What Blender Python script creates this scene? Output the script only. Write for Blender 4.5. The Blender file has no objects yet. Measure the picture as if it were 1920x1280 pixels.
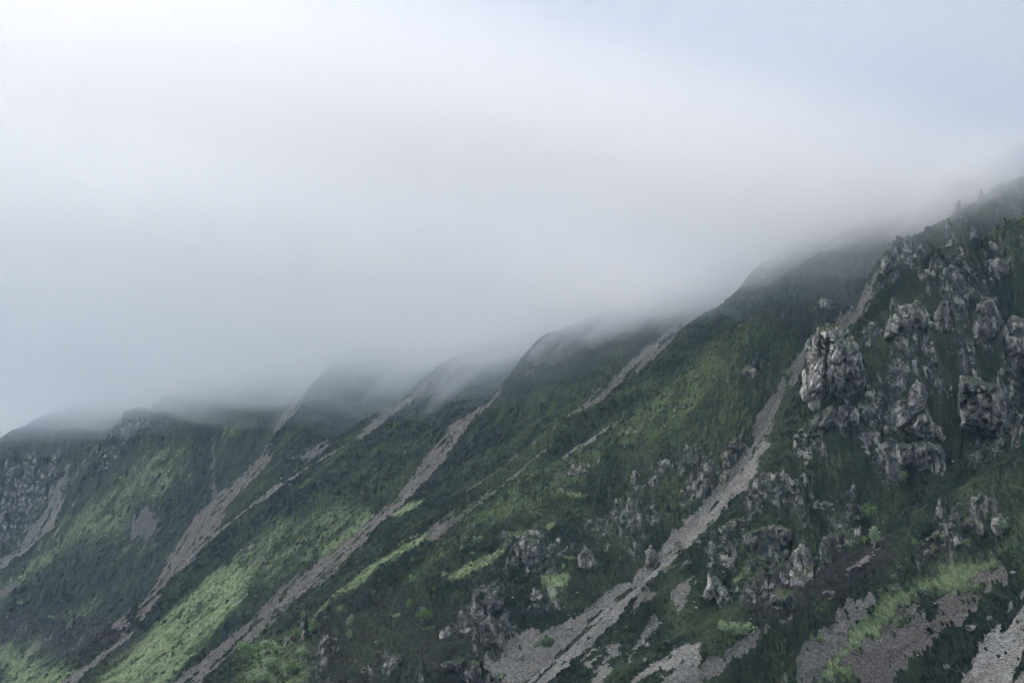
import bpy, math, random, time
import numpy as np
T0 = time.time()
R = math.radians
sc = bpy.context.scene
rng = np.random.default_rng(7)
random.seed(7)

# ------------------------------------------------------------------ camera
F = 2640.0; PITCH = R(14.0)
cam_d = bpy.data.cameras.new('camera'); cam = bpy.data.objects.new('camera', cam_d)
sc.collection.objects.link(cam)
cam_d.sensor_width = 36; cam_d.lens = 36 * F / 1920; cam_d.clip_end = 20000; cam_d.clip_start = 0.5
cam.location = (0, 0, 0); cam.rotation_euler = (R(90) + PITCH, 0, 0)
sc.camera = cam

def ray(px, py):
    """direction of a photo pixel, scaled to dy = 1: returns (dx, dz)"""
    a = (np.asarray(px, float) - 960) / F; b = -(np.asarray(py, float) - 640) / F
    dy = math.cos(PITCH) - b * math.sin(PITCH); dz = math.sin(PITCH) + b * math.cos(PITCH)
    return a / dy, dz / dy

# ------------------------------------------------------------------ noise
_p = rng.permutation(256); PERM = np.concatenate([_p, _p, _p]).astype(np.int32)
_g = rng.normal(size=(256, 3)); GR3 = (_g / np.linalg.norm(_g, axis=1)[:, None]).astype(np.float32)
_a = rng.random(256) * 2 * np.pi; GR2 = np.stack([np.cos(_a), np.sin(_a)], 1).astype(np.float32)
def n2(x, y, seed=0):
    x = np.asarray(x, np.float32) + np.float32(seed * 17.37); y = np.asarray(y, np.float32) + np.float32(seed * 5.71)
    xf = np.floor(x); yf = np.floor(y); xi = xf.astype(np.int32) & 255; yi = yf.astype(np.int32) & 255
    fx = x - xf; fy = y - yf
    u = fx * fx * fx * (fx * (fx * 6 - 15) + 10); v = fy * fy * fy * (fy * (fy * 6 - 15) + 10)
    def g(ix, iy, dx, dy):
        h = PERM[PERM[ix & 255] + (iy & 255)]; q = GR2[h]
        return q[..., 0] * dx + q[..., 1] * dy
    a = g(xi, yi, fx, fy); b = g(xi + 1, yi, fx - 1, fy); c = g(xi, yi + 1, fx, fy - 1); d = g(xi + 1, yi + 1, fx - 1, fy - 1)
    return ((a + u * (b - a)) * (1 - v) + (c + u * (d - c)) * v) * 1.5
def n3(x, y, z, seed=0):
    x = np.asarray(x, np.float32) + np.float32(seed * 9.13); y = np.asarray(y, np.float32); z = np.asarray(z, np.float32)
    f = [np.floor(q) for q in (x, y, z)]; i = [q.astype(np.int32) & 255 for q in f]
    d = [x - f[0], y - f[1], z - f[2]]; w = [q * q * q * (q * (q * 6 - 15) + 10) for q in d]
    out = 0
    for a in (0, 1):
        for b in (0, 1):
            for c in (0, 1):
                h = PERM[PERM[PERM[(i[0] + a) & 255] + ((i[1] + b) & 255)] + ((i[2] + c) & 255)]; q = GR3[h]
                g = q[..., 0] * (d[0] - a) + q[..., 1] * (d[1] - b) + q[..., 2] * (d[2] - c)
                out = out + g * (w[0] if a else 1 - w[0]) * (w[1] if b else 1 - w[1]) * (w[2] if c else 1 - w[2])
    return out * 1.5
def fbm(x, y, o=4, seed=0, gain=0.5):
    s = 0; a = 1.0
    for k in range(o):
        s = s + a * n2(x, y, seed + k); x = x * 2.03; y = y * 2.03; a *= gain
    return s
def ridged(x, y, o=3, seed=0):
    s = 0; a = 1.0
    for k in range(o):
        s = s + a * (1 - 2 * np.abs(n2(x, y, seed + k))); x = x * 2.1; y = y * 2.1; a *= 0.5
    return s
def worley(x, y, seed=0):
    """cell-constant value and F1 distance"""
    xi = np.floor(x).astype(np.int32); yi = np.floor(y).astype(np.int32)
    best = np.full(x.shape, 9.0, np.float32); sec = best.copy(); val = np.zeros(x.shape, np.float32)
    for a in (-1, 0, 1):
        for b in (-1, 0, 1):
            h = PERM[PERM[(xi + a + seed * 7) & 255] + ((yi + b) & 255)]
            jx = xi + a + PERM[h] / 256.0; jy = yi + b + PERM[h + 57] / 256.0
            d = (x - jx) ** 2 + (y - jy) ** 2
            m = d < best; sec = np.where(m, best, np.minimum(sec, d)); val = np.where(m, h / 255.0, val); best = np.where(m, d, best)
    return val, np.sqrt(best), np.sqrt(sec)
def sstep(a, b, x):
    t = np.clip((x - a) / (b - a), 0, 1); return t * t * (3 - 2 * t)

# ------------------------------------------------------------------ the mountainside: ridge and gully profiles
# E runs straight uphill, N runs along the mountain wall away from the camera
E = np.array([0.86, 0.51]); E /= np.linalg.norm(E); N = np.array([-E[1], E[0]])
LINES = [  # distance along the wall, profile seen in the photograph, slope above, slope below
    (300, [(1920, 1130), (1800, 1280)], .80, .7),
    (330, [(1920, 870), (1820, 940), (1700, 1020), (1500, 1130), (1400, 1180), (1300, 1250)], .75, .4),
    (372, [(1920, 720), (1800, 830), (1700, 920), (1500, 1060), (1350, 1150), (1150, 1250)], .8, .5),
    (400, [(1920, 395), (1850, 450), (1720, 495), (1650, 560), (1590, 690), (1510, 800), (1430, 890), (1300, 1035), (1200, 1125), (1000, 1290)], .75, .6),
    (412, [(1920, 520), (1850, 520), (1720, 530), (1650, 585), (1590, 680), (1500, 775), (1430, 860), (1300, 1020), (1200, 1115), (970, 1290)], .7, .6),
    (428, [(1935, 335), (1870, 368), (1800, 405), (1740, 448), (1700, 468), (1652, 490), (1628, 545), (1580, 640), (1495, 735), (1428, 830), (1400, 885), (1275, 1030), (1185, 1118), (955, 1290)], .8, .6),
    (444, [(1760, 470), (1700, 480), (1660, 490), (1640, 525), (1590, 605), (1500, 690), (1430, 800), (1400, 870), (1270, 1020), (1180, 1110), (950, 1280)], .8, .6),
    (472, [(1640, 420), (1545, 485), (1440, 585), (1390, 680), (1320, 800), (1240, 900), (1130, 1000), (980, 1110), (850, 1200), (720, 1290)], .7, .5),
    (540, [(1560, 400), (1500, 442), (1420, 530), (1300, 622), (1200, 720), (1050, 822), (900, 930), (780, 1012), (560, 1190), (430, 1290)], .7, .6),
    (590, [(1500, 590), (1420, 600), (1340, 602), (1290, 612), (1230, 650), (1150, 722), (1000, 832), (890, 925), (770, 1010), (600, 1130), (540, 1185), (400, 1290)], .7, .6),
    (680, [(1250, 480), (1170, 568), (1072, 632), (1052, 646), (1032, 638), (1016, 648), (1000, 674), (960, 724), (900, 815), (800, 925), (700, 1015), (600, 1095), (480, 1195), (370, 1285)], .6, .6),
    (722, [(1200, 690), (1100, 700), (1050, 703), (1000, 708), (975, 718), (930, 742), (800, 872), (700, 977), (600, 1062), (500, 1152), (340, 1285)], .8, .6),
    (850, [(1050, 600), (980, 640), (930, 655), (835, 700), (760, 757), (660, 825), (560, 895), (400, 1020), (300, 1110), (150, 1240)], .65, .6),
    (905, [(1000, 700), (900, 715), (830, 725), (740, 770), (665, 822), (560, 886), (400, 1010), (360, 1045), (300, 1120), (255, 1185), (130, 1290)], .8, .6),
    (1000, [(720, 600), (640, 682), (600, 722), (560, 778), (510, 840), (480, 888), (400, 982), (330, 1078), (270, 1168), (140, 1290)], .6, .6),
    (1070, [(800, 690), (700, 700), (620, 712), (565, 748), (520, 800), (500, 860), (400, 957), (340, 1047), (265, 1160), (120, 1285)], .8, .6),
    (1170, [(520, 640), (440, 740), (390, 850), (330, 950), (250, 1060), (150, 1160), (20, 1270)], .6, .5),
    (1290, [(480, 620), (400, 682), (330, 742), (285, 782), (250, 792), (205, 850), (140, 925), (105, 1000), (50, 1055), (-60, 1130)], .6, .5),
    (1370, [(420, 780), (330, 785), (230, 812), (170, 860), (128, 892), (100, 960), (45, 1030), (-5, 1065), (-120, 1140)], .8, .5),
    (1470, [(300, 690), (180, 745), (90, 775), (0, 835), (-120, 920)], .5, .5),
    (1620, [(300, 760), (100, 840), (-100, 930)], .7, .5),
    (1800, [(250, 700), (100, 770), (-100, 850)], .7, .5),
]
DS = 2.0; TMIN, TMAX, CMIN, CMAX = -900.0, 1300.0, -300.0, 2700.0
tg = np.arange(TMIN, TMAX + DS, DS); cg = np.arange(CMIN, CMAX + DS, DS)
profs = []
for c, pts, su, sd in LINES:
    dx, dz = ray([p[0] for p in pts], [p[1] for p in pts]); k = c / (N[0] * dx + N[1])
    t = (E[0] * dx + E[1]) * k; z = dz * k
    o = np.argsort(t); t = t[o]; z = z[o]
    zz = np.interp(tg, t, z)
    zz = np.where(tg > t[-1], z[-1] + (tg - t[-1]) * su, zz); zz = np.where(tg < t[0], z[0] - (t[0] - tg) * sd, zz)
    profs.append(zz)
cs = np.array([l[0] for l in LINES], float); P = np.array(profs)
H0T = np.empty((len(cg), len(tg)))
for j in range(len(tg)):
    H0T[:, j] = np.interp(cg, cs, P[:, j])
far = np.clip(cg - 1800, 0, None); H0T -= 0.10 * far[:, None]
near = np.clip(300 - cg, 0, None); H0T -= 0.35 * near[:, None]
def soft_lo(z, lo, k): return lo + k * np.logaddexp(0, (z - lo) / k)
H0T = soft_lo(H0T, -26, 6.0)
CT_C = [370, 404, 424, 540, 585, 645, 700, 850, 1000, 1290, 1500]; CT_Z = [46, 26, -16, -8, -18, -16, 2, 12, 32, 65, 68]    # lift of the cloud base along the wall
_cap = (268 + np.interp(cg, CT_C, CT_Z))[:, None]; H0T = _cap - soft_lo(_cap - H0T, 0, 10.0)
def blur(A, n):
    K = np.ones(n) / n
    A = np.apply_along_axis(lambda m: np.convolve(np.pad(m, n // 2, mode='edge'), K, 'valid'), 0, A)
    return np.apply_along_axis(lambda m: np.convolve(np.pad(m, n // 2, mode='edge'), K, 'valid'), 1, A)
def blur_c(A, n): return np.apply_along_axis(lambda m: np.convolve(np.pad(m, n // 2, mode='edge'), np.ones(n) / n, 'valid'), 0, A)
H0T = H0T + np.clip(.75 * (H0T - blur_c(blur_c(H0T, 41), 31)), -9, 3)      # sharpen ridges, deepen gullies
H0T = blur(blur(H0T, 5), 3).astype(np.float32)
def tc(x, y): return x * E[0] + y * E[1], x * N[0] + y * N[1]
# broad ribs, gullies and hummocks on top of the profiles
_T, _C = np.meshgrid(tg.astype(np.float32), cg.astype(np.float32)); _X = _T * E[0] + _C * N[0]; _Y = _T * E[1] + _C * N[1]
_w = n2(_T / 90, _C / 60, 3) * 14; _k = np.clip(_C / 900, .5, 1.6)
HBT = (H0T + sstep(-22, 10, H0T) * (.22 + .78 * sstep(325, 395, _C)) * ((ridged((_C + _w) / (36 * _k), _T / (190 * _k), 2, 11) - .3) * 4.2 * _k + ridged((_C + _w * .6) / (15 * _k), _T / (80 * _k), 2, 14) * 1.3 * _k + fbm(_X / 50, _Y / 50, 3, 21) * 3.6 * _k)).astype(np.float32)
def Hbase(x, y):
    t, c = tc(x, y)
    a = np.clip((t - TMIN) / DS, 0, len(tg) - 2.001); b = np.clip((c - CMIN) / DS, 0, len(cg) - 2.001)
    i = a.astype(np.int32); j = b.astype(np.int32); fa = a - i; fb = b - j
    return (HBT[j, i] * (1 - fa) + HBT[j, i + 1] * fa) * (1 - fb) + (HBT[j + 1, i] * (1 - fa) + HBT[j + 1, i + 1] * fa) * fb

# distance of the hillside along each photo pixel (a coarse table)
GX = np.arange(-60, 1981, 5.0); GY = np.arange(250, 1341, 5.0)
gx, gy = np.meshgrid(GX, GY); DX, DZ = ray(gx, gy)
depth = np.full(gx.shape, np.nan)
yy = 300.0
while yy < 2300:
    m = np.isnan(depth)
    h = Hbase(DX[m] * yy, np.full(m.sum(), yy)); hit = h >= DZ[m] * yy
    d = depth[m]; d[hit] = yy; depth[m] = d
    yy += 2.0 + yy * 0.001
SKY = np.isnan(depth)
for r_ in range(depth.shape[1]):     # rays that pass over every ridge take the distance of the first one below them
    col = depth[:, r_]; bad = np.isnan(col)
    if bad.any() and not bad.all(): col[bad] = col[np.argmax(~bad)]
depth = np.where(np.isnan(depth), 1500, depth)
def dist(px, py):
    a = np.clip((np.asarray(px, float) + 60) / 5, 0, len(GX) - 1.001); b = np.clip((np.asarray(py, float) - 250) / 5, 0, len(GY) - 1.001)
    i = a.astype(int); j = b.astype(int); fa = a - i; fb = b - j
    q = (depth[j, i] * (1 - fa) + depth[j, i + 1] * fa) * (1 - fb) + (depth[j + 1, i] * (1 - fa) + depth[j + 1, i + 1] * fa) * fb
    n_ = depth[np.round(b).astype(int), np.round(a).astype(int)]
    return np.where(np.abs(q - n_) > 25, n_, q)
def lift(px, py):
    d = dist(px, py); dx, dz = ray(px, py); return dx * d, d, dz * d
print('terrain table', round(time.time() - T0, 1))

# ------------------------------------------------------------------ what covers the slope
def ribbon(pts):
    q = np.array([(p[0], p[1]) for p in pts], float); w = np.array([p[2] for p in pts], float) / 2
    d = np.gradient(q, axis=0); n = np.stack([-d[:, 1], d[:, 0]], 1); n /= np.linalg.norm(n, axis=1)[:, None]
    return [tuple(v) for v in q + n * w[:, None]] + [tuple(v) for v in (q - n * w[:, None])[::-1]]
SCREE = [  # outline, (purple, bright), label
    (ribbon([(1650, 515, 8), (1625, 560, 16), (1590, 602, 26), (1550, 640, 30), (1498, 692, 30), (1465, 732, 20), (1442, 780, 22), (1432, 812, 38)]), (.1, .35), 'grey scree chute coming down behind the tall rock tower'),
    (ribbon([(1432, 830, 26), (1420, 855, 34), (1395, 892, 40), (1350, 940, 36), (1300, 990, 36), (1262, 1030, 38), (1215, 1082, 30), (1170, 1122, 40), (1120, 1165, 54), (1060, 1205, 76), (1000, 1245, 96), (940, 1292, 112)]), (.15, .75), 'long pale scree run in the gully left of the crags, widening to the bottom edge'),
    ([(1290, 1205), (1322, 1240), (1300, 1262), (1250, 1296), (1180, 1296), (1195, 1262), (1240, 1236), (1262, 1215)], (.15, .8), 'pale fan of scree below the round bush'),
    ([(1082, 1228), (1160, 1214), (1165, 1226), (1135, 1242), (1150, 1255), (1120, 1296), (1105, 1290), (1118, 1250)], (.15, .7), 'ragged patch of pale scree between heather tufts at the bottom'),
    ([(1205, 1105), (1232, 1118), (1210, 1136), (1178, 1158), (1185, 1130)], (.25, .5), 'small scree patch beside the long gully run'),
    (ribbon([(1302, 1074, 8), (1285, 1105, 24), (1275, 1130, 28), (1270, 1156, 6)]), (.25, .7), 'small leaf shaped scree patch left of the pale crag fin'),
    (ribbon([(1232, 1166, 16), (1205, 1200, 14), (1175, 1245, 14)]), (.2, .6), 'narrow broken scree strip above the bottom fan'),
    (ribbon([(1482, 1165, 6), (1420, 1200, 18), (1380, 1235, 28), (1330, 1266, 34), (1280, 1300, 46)]), (.3, .6), 'scree strip running down right of the round bush'),
    (ribbon([(1652, 1120, 12), (1600, 1165, 38), (1560, 1205, 44), (1520, 1250, 48), (1485, 1300, 60)]), (.35, .55), 'brown grey scree left of the bright bracken band'),
    (ribbon([(1885, 1078, 16), (1830, 1112, 44), (1770, 1152, 56), (1720, 1192, 76), (1670, 1240, 80), (1610, 1300, 96)]), (.7, .5), 'purple brown scree right of the bright bracken band'),
    (ribbon([(1700, 1150, 12), (1690, 1180, 26), (1672, 1205, 24)]), (.85, .4), 'reddish scree wedge under the tip of the bracken band'),
    ([(1930, 1098), (1870, 1160), (1838, 1215), (1800, 1300), (1885, 1300), (1930, 1225)], (.1, .95), 'blue grey field of loose stones in the bottom right corner'),
    ([(1935, 1236), (1895, 1300), (1935, 1300)], (.5, .7), 'pinkish scree at the right edge of the bottom corner'),
    (ribbon([(1800, 950, 5), (1760, 1000, 11), (1730, 1030, 9), (1698, 1062, 9)]), (.2, .5), 'thin scree thread on the small ridge under the big crags'),
    (ribbon([(1655, 1030, 8), (1622, 1052, 12), (1588, 1078, 3)]), (.3, .6), 'short scree streak left of the scree thread'),
    (ribbon([(1300, 590, 16), (1240, 645, 26), (1190, 690, 22), (1140, 730, 18), (1090, 770, 12), (1035, 805, 7)]), (.15, .35), 'dark grey scree band emerging from the cloud behind the grassy spur'),
    (ribbon([(1005, 828, 5), (950, 868, 6), (900, 910, 5), (862, 936, 4)]), (.2, .3), 'thin scree line continuing the dark grey band downhill'),
    (ribbon([(1025, 842, 4), (940, 915, 6), (880, 965, 12), (825, 998, 24), (798, 1014, 8)]), (.35, .4), 'scree strip hugging the far side of the grassy spur'),
    (ribbon([(1168, 788, 4), (1110, 826, 6), (1050, 866, 4)]), (.1, .6), 'fine light stony edge along the top of the grassy spur'),
    (ribbon([(852, 962, 4), (800, 1000, 5), (715, 1035, 5), (680, 1070, 7), (634, 1102, 5)]), (.2, .4), 'fine scree line below the middle scree run'),
    (ribbon([(938, 736, 5), (900, 770, 15), (865, 800, 24), (830, 840, 28), (795, 885, 34), (768, 920, 24), (738, 950, 18), (700, 985, 20), (650, 1030, 26), (618, 1060, 38), (580, 1090, 34), (545, 1120, 22), (510, 1150, 20), (470, 1185, 32), (430, 1215, 28), (380, 1255, 36), (325, 1300, 44)]), (.55, .5), 'long brown scree run below the dark knob, crossing the middle of the slope'),
    (ribbon([(728, 966, 6), (690, 1006, 9), (655, 1034, 8)]), (.3, .4), 'side branch of scree forking from the long brown run'),
    (ribbon([(560, 1076, 4), (530, 1108, 12), (500, 1142, 16), (478, 1172, 14)]), (.5, .35), 'scree strip left of the long brown run near its foot'),
    (ribbon([(548, 1126, 8), (510, 1168, 10), (470, 1208, 8)]), (.3, .4), 'scree strip right of the long brown run near its foot'),
    (ribbon([(580, 1164, 5), (555, 1190, 13), (528, 1206, 5)]), (.5, .4), 'small scree tongue above the birches'),
    (ribbon([(818, 710, 12), (780, 738, 24), (740, 765, 20), (705, 795, 15), (670, 822, 9)]), (.2, .45), 'grey scree band just under the cloud on the third spur'),
    (ribbon([(620, 832, 8), (600, 842, 20), (578, 856, 20), (564, 864, 6)]), (.35, .35), 'short purple grey scree patch on the far green slope'),
    (ribbon([(645, 838, 4), (560, 888, 6), (500, 931, 7), (450, 966, 7), (410, 1000, 8), (370, 1036, 9), (345, 1056, 9)]), (.1, .5), 'thin straight scree line slanting across the left slope'),
    (ribbon([(578, 730, 10), (545, 775, 18), (518, 806, 12)]), (.2, .45), 'faint scree chute under the cloud left of the dark spur'),
    (ribbon([(500, 856, 20), (475, 885, 24), (440, 920, 22), (410, 950, 32), (385, 985, 48), (355, 1030, 46), (322, 1065, 36), (302, 1095, 16), (280, 1130, 24), (268, 1155, 18), (260, 1168, 6)]), (.75, .5), 'pinkish scree run in the gully of the left slope'),
    (ribbon([(401, 790, 3), (398, 850, 5), (400, 900, 7), (402, 942, 12)]), (.5, .3), 'thin upright scree thread feeding the pinkish run'),
    (ribbon([(250, 1190, 6), (200, 1225, 11), (150, 1265, 17), (110, 1300, 20)]), (.4, .55), 'narrow scree path leaving the bottom left'),
    ([(250, 965), (295, 955), (300, 990), (270, 1020), (250, 1008), (244, 985)], (.4, .35), 'purple grey scree patch in the green left slope'),
    ([(203, 1155), (245, 1144), (232, 1160), (238, 1180), (204, 1180)], (.5, .45), 'small star shaped scree patch above the narrow path'),
    (ribbon([(125, 880, 12), (118, 900, 18), (110, 920, 26), (100, 950, 32), (90, 985, 38), (60, 1010, 22), (30, 1040, 18), (-15, 1070, 22)]), (.2, .5), 'grey scree run at the left edge below the dark rocks'),
    (ribbon([(34, 1090, 8), (5, 1112, 12), (-20, 1130, 10)]), (.7, .45), 'small reddish scree streak at the left edge'),
]
GRASS = [  # outline, strength, label or None
    ([(1881, 1047), (1787, 1067), (1720, 1090), (1655, 1117), (1625, 1147), (1607, 1167), (1587, 1192), (1582, 1210), (1550, 1247), (1520, 1300), (1600, 1300), (1612, 1247), (1660, 1210), (1662, 1185), (1688, 1150), (1757, 1134), (1807, 1108), (1875, 1072)], 1.0, 'bright green bracken band curving down the bottom right'),
    ([(165, 1300), (240, 1228), (320, 1152), (380, 1090), (410, 1060), (450, 1050), (490, 1080), (470, 1112), (440, 1150), (400, 1195), (350, 1240), (300, 1300)], 1.0, 'pale green bracken meadow beside the long brown scree run'),
    ([(410, 1060), (470, 1010), (560, 970), (640, 935), (705, 958), (640, 1022), (560, 1075), (480, 1110)], .5, None),
    ([(640, 1000), (690, 955), (705, 968), (650, 1024), (600, 1050), (590, 1040)], .7, None),
    ([(135, 960), (220, 900), (300, 838), (355, 845), (352, 900), (300, 950), (245, 945), (238, 1010), (200, 1012), (120, 1045), (60, 1095), (-10, 1140), (-10, 1112), (60, 1045)], .62, 'vivid green grass rib on the far left spur'),
    ([(225, 1022), (300, 1018), (300, 1032), (225, 1045)], .5, None),
    ([(170, 1120), (190, 1110), (188, 1140), (165, 1168), (110, 1175), (120, 1155)], .5, None),
    ([(-10, 1200), (60, 1215), (90, 1240), (145, 1255), (135, 1300), (-10, 1300)], .95, 'pale bracken corner at the bottom left'),
    ([(420, 800), (475, 795), (440, 825), (412, 832)], .6, None),
    (ribbon([(555, 1194, 5), (620, 1130, 10), (680, 1085, 15), (740, 1045, 16), (800, 1010, 14), (860, 975, 14), (920, 930, 8)]), .95, 'strip of lighter grass, sunlight put into its colour, along the edge of the middle spur'),  # light catching the crest edge is put into the grass colour
    ([(860, 985), (1000, 882), (1150, 790), (1300, 690), (1390, 670), (1310, 780), (1200, 835), (1100, 905), (1000, 965), (900, 1010), (820, 1075), (740, 1110)], .42, None),
    ([(1300, 690), (1420, 600), (1450, 620), (1390, 700), (1310, 770)], .25, None),
    (ribbon([(1140, 830, 8), (1180, 816, 14), (1225, 814, 6)]), .75, None),
    (ribbon([(1040, 926, 8), (1075, 930, 14), (1105, 936, 8)]), .7, None),
    (ribbon([(842, 1090, 14), (900, 1060, 26), (935, 1040, 16), (1000, 1005, 12), (1040, 985, 6)]), .7, 'bright grassy shoulder above the lower dark crags'),
    ([(1015, 1085), (1072, 1083), (1058, 1110), (1035, 1142), (1026, 1128)], .85, 'small bright green hollow between the lower crags'),
    (ribbon([(1110, 1164, 8), (1060, 1192, 14), (1010, 1218, 20), (970, 1242, 22), (930, 1280, 26)]), .9, 'bright grass strip on the left bank of the pale scree run'),
    (ribbon([(725, 972, 6), (770, 950, 15), (812, 934, 6)]), .85, 'bright grass streak beside the long brown scree run'),
    (ribbon([(1375, 1108, 10), (1400, 1080, 14), (1410, 1070, 6)]), .6, None),
    ([(1778, 655), (1815, 618), (1832, 640), (1802, 672)], .55, None),
    ([(1500, 868), (1600, 862), (1620, 885), (1540, 895), (1480, 905)], .35, None),
    ([(470, 1215), (520, 1180), (560, 1200), (600, 1300), (430, 1300)], .55, None),
    (ribbon([(1935, 985, 50), (1880, 1040, 36), (1840, 1062, 12)]), .45, None),
    ([(1240, 1075), (1290, 1070), (1260, 1110), (1300, 1180), (1260, 1200), (1240, 1150)], .35, None),
    ([(640, 830), (700, 790), (760, 740), (790, 735), (700, 810), (600, 890), (560, 920)], .3, None),
]
ROCKZ = [
    ([(1650, 500), (1750, 480), (1935, 420), (1935, 830), (1790, 900), (1640, 925), (1490, 860), (1560, 740), (1600, 620)], .52),
    ([(1325, 1000), (1440, 900), (1560, 880), (1660, 960), (1600, 1030), (1480, 1135), (1325, 1135)], .6),
    ([(1290, 835), (1400, 830), (1405, 870), (1300, 965), (1250, 1030), (1200, 1065), (1150, 1090), (1100, 1130), (1000, 1190), (930, 1260), (860, 1300), (760, 1300), (830, 1180), (900, 1080), (960, 1010), (1060, 1000), (1130, 950), (1200, 880)], .5),
    ([(870, 1110), (940, 1085), (975, 1180), (955, 1300), (840, 1300), (880, 1200), (840, 1180)], .8),
    ([(930, 1010), (1010, 1000), (1055, 1040), (1000, 1085), (950, 1060)], .8),
    ([(1060, 870), (1110, 858), (1140, 885), (1080, 905), (1050, 895)], .6),
    ([(-10, 860), (60, 840), (120, 870), (110, 920), (85, 975), (-10, 1045)], .85),
    (ribbon([(270, 785, 40), (220, 830, 50), (170, 880, 50), (140, 920, 30)]), .6),
    (ribbon([(440, 700, 20), (340, 750, 40), (280, 800, 40)]), .5),
    ([(1360, 680), (1420, 670), (1430, 720), (1370, 730)], .6),
    ([(1500, 540), (1580, 520), (1570, 590), (1510, 590)], .5),
    ([(1640, 480), (1700, 420), (1800, 370), (1935, 330), (1935, 400), (1850, 460), (1720, 500)], .42),
    ([(1770, 960), (1935, 905), (1935, 985), (1810, 1065), (1680, 1085)], .6),
    (ribbon([(1080, 620, 16), (1035, 655, 26), (990, 700, 24), (950, 740, 12)]), .4),
    (ribbon([(850, 690, 16), (825, 712, 20), (790, 745, 10)]), .5),
    ([(550, 1180), (620, 1150), (700, 1190), (760, 1240), (720, 1300), (560, 1300)], .45),
    ([(-10, 1165), (70, 1160), (240, 1180), (250, 1215), (100, 1225), (-10, 1200)], .35),
    ([(180, 1010), (230, 1010), (235, 1050), (190, 1045)], .6),
    ([(445, 1035), (500, 1025), (520, 1060), (470, 1085)], .5),
]
HEATH = [([(-10, 1140), (70, 1150), (250, 1180), (260, 1215), (110, 1240), (-10, 1205)], .9), ([(1380, 1130), (1500, 1080), (1660, 1010), (1700, 1060), (1560, 1150), (1420, 1190)], .8),
         ([(1650, 1050), (1800, 1000), (1850, 1040), (1720, 1090)], .8), ([(560, 1130), (720, 1100), (900, 1180), (860, 1300), (560, 1300)], .5)]

def lift_poly(poly):
    q = np.array(poly, float); out = []
    for a, b in zip(q, np.roll(q, -1, 0)):
        n = max(1, int(np.hypot(*(b - a)) / 25)); out.append(a + (b - a) * (np.arange(n) / n)[:, None])
    q = np.concatenate(out); x, y, z = lift(q[:, 0], q[:, 1]); return np.stack([x, y], 1)
def ragged(poly, full):
    q = np.array(poly, float); r = np.roll(q, -1, 0)
    return float(np.clip(abs((q[:, 0] * r[:, 1] - r[:, 0] * q[:, 1]).sum()) / np.hypot(*(r - q).T).sum() / full, .18, 1.2))
def poly_sd(x, y, poly, pad):
    """signed distance (metres, + inside) for the points within pad of the outline, else -pad"""
    lo = poly.min(0) - pad; hi = poly.max(0) + pad
    idx = np.flatnonzero((x > lo[0]) & (x < hi[0]) & (y > lo[1]) & (y < hi[1]))
    X = x[idx]; Y = y[idx]; d2 = np.full(X.shape, 1e9); inside = np.zeros(X.shape, bool)
    for (ax, ay), (bx, by) in zip(poly, np.roll(poly, -1, 0)):
        ex, ey = bx - ax, by - ay; L = ex * ex + ey * ey + 1e-9
        s = np.clip(((X - ax) * ex + (Y - ay) * ey) / L, 0, 1)
        d2 = np.minimum(d2, (X - ax - s * ex) ** 2 + (Y - ay - s * ey) ** 2)
        cr = (ay > Y) != (by > Y)
        if abs(ey) > 1e-9: inside ^= cr & (X < ex * (Y - ay) / ey + ax)
    return idx, np.where(inside, 1, -1) * np.sqrt(d2)

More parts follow.
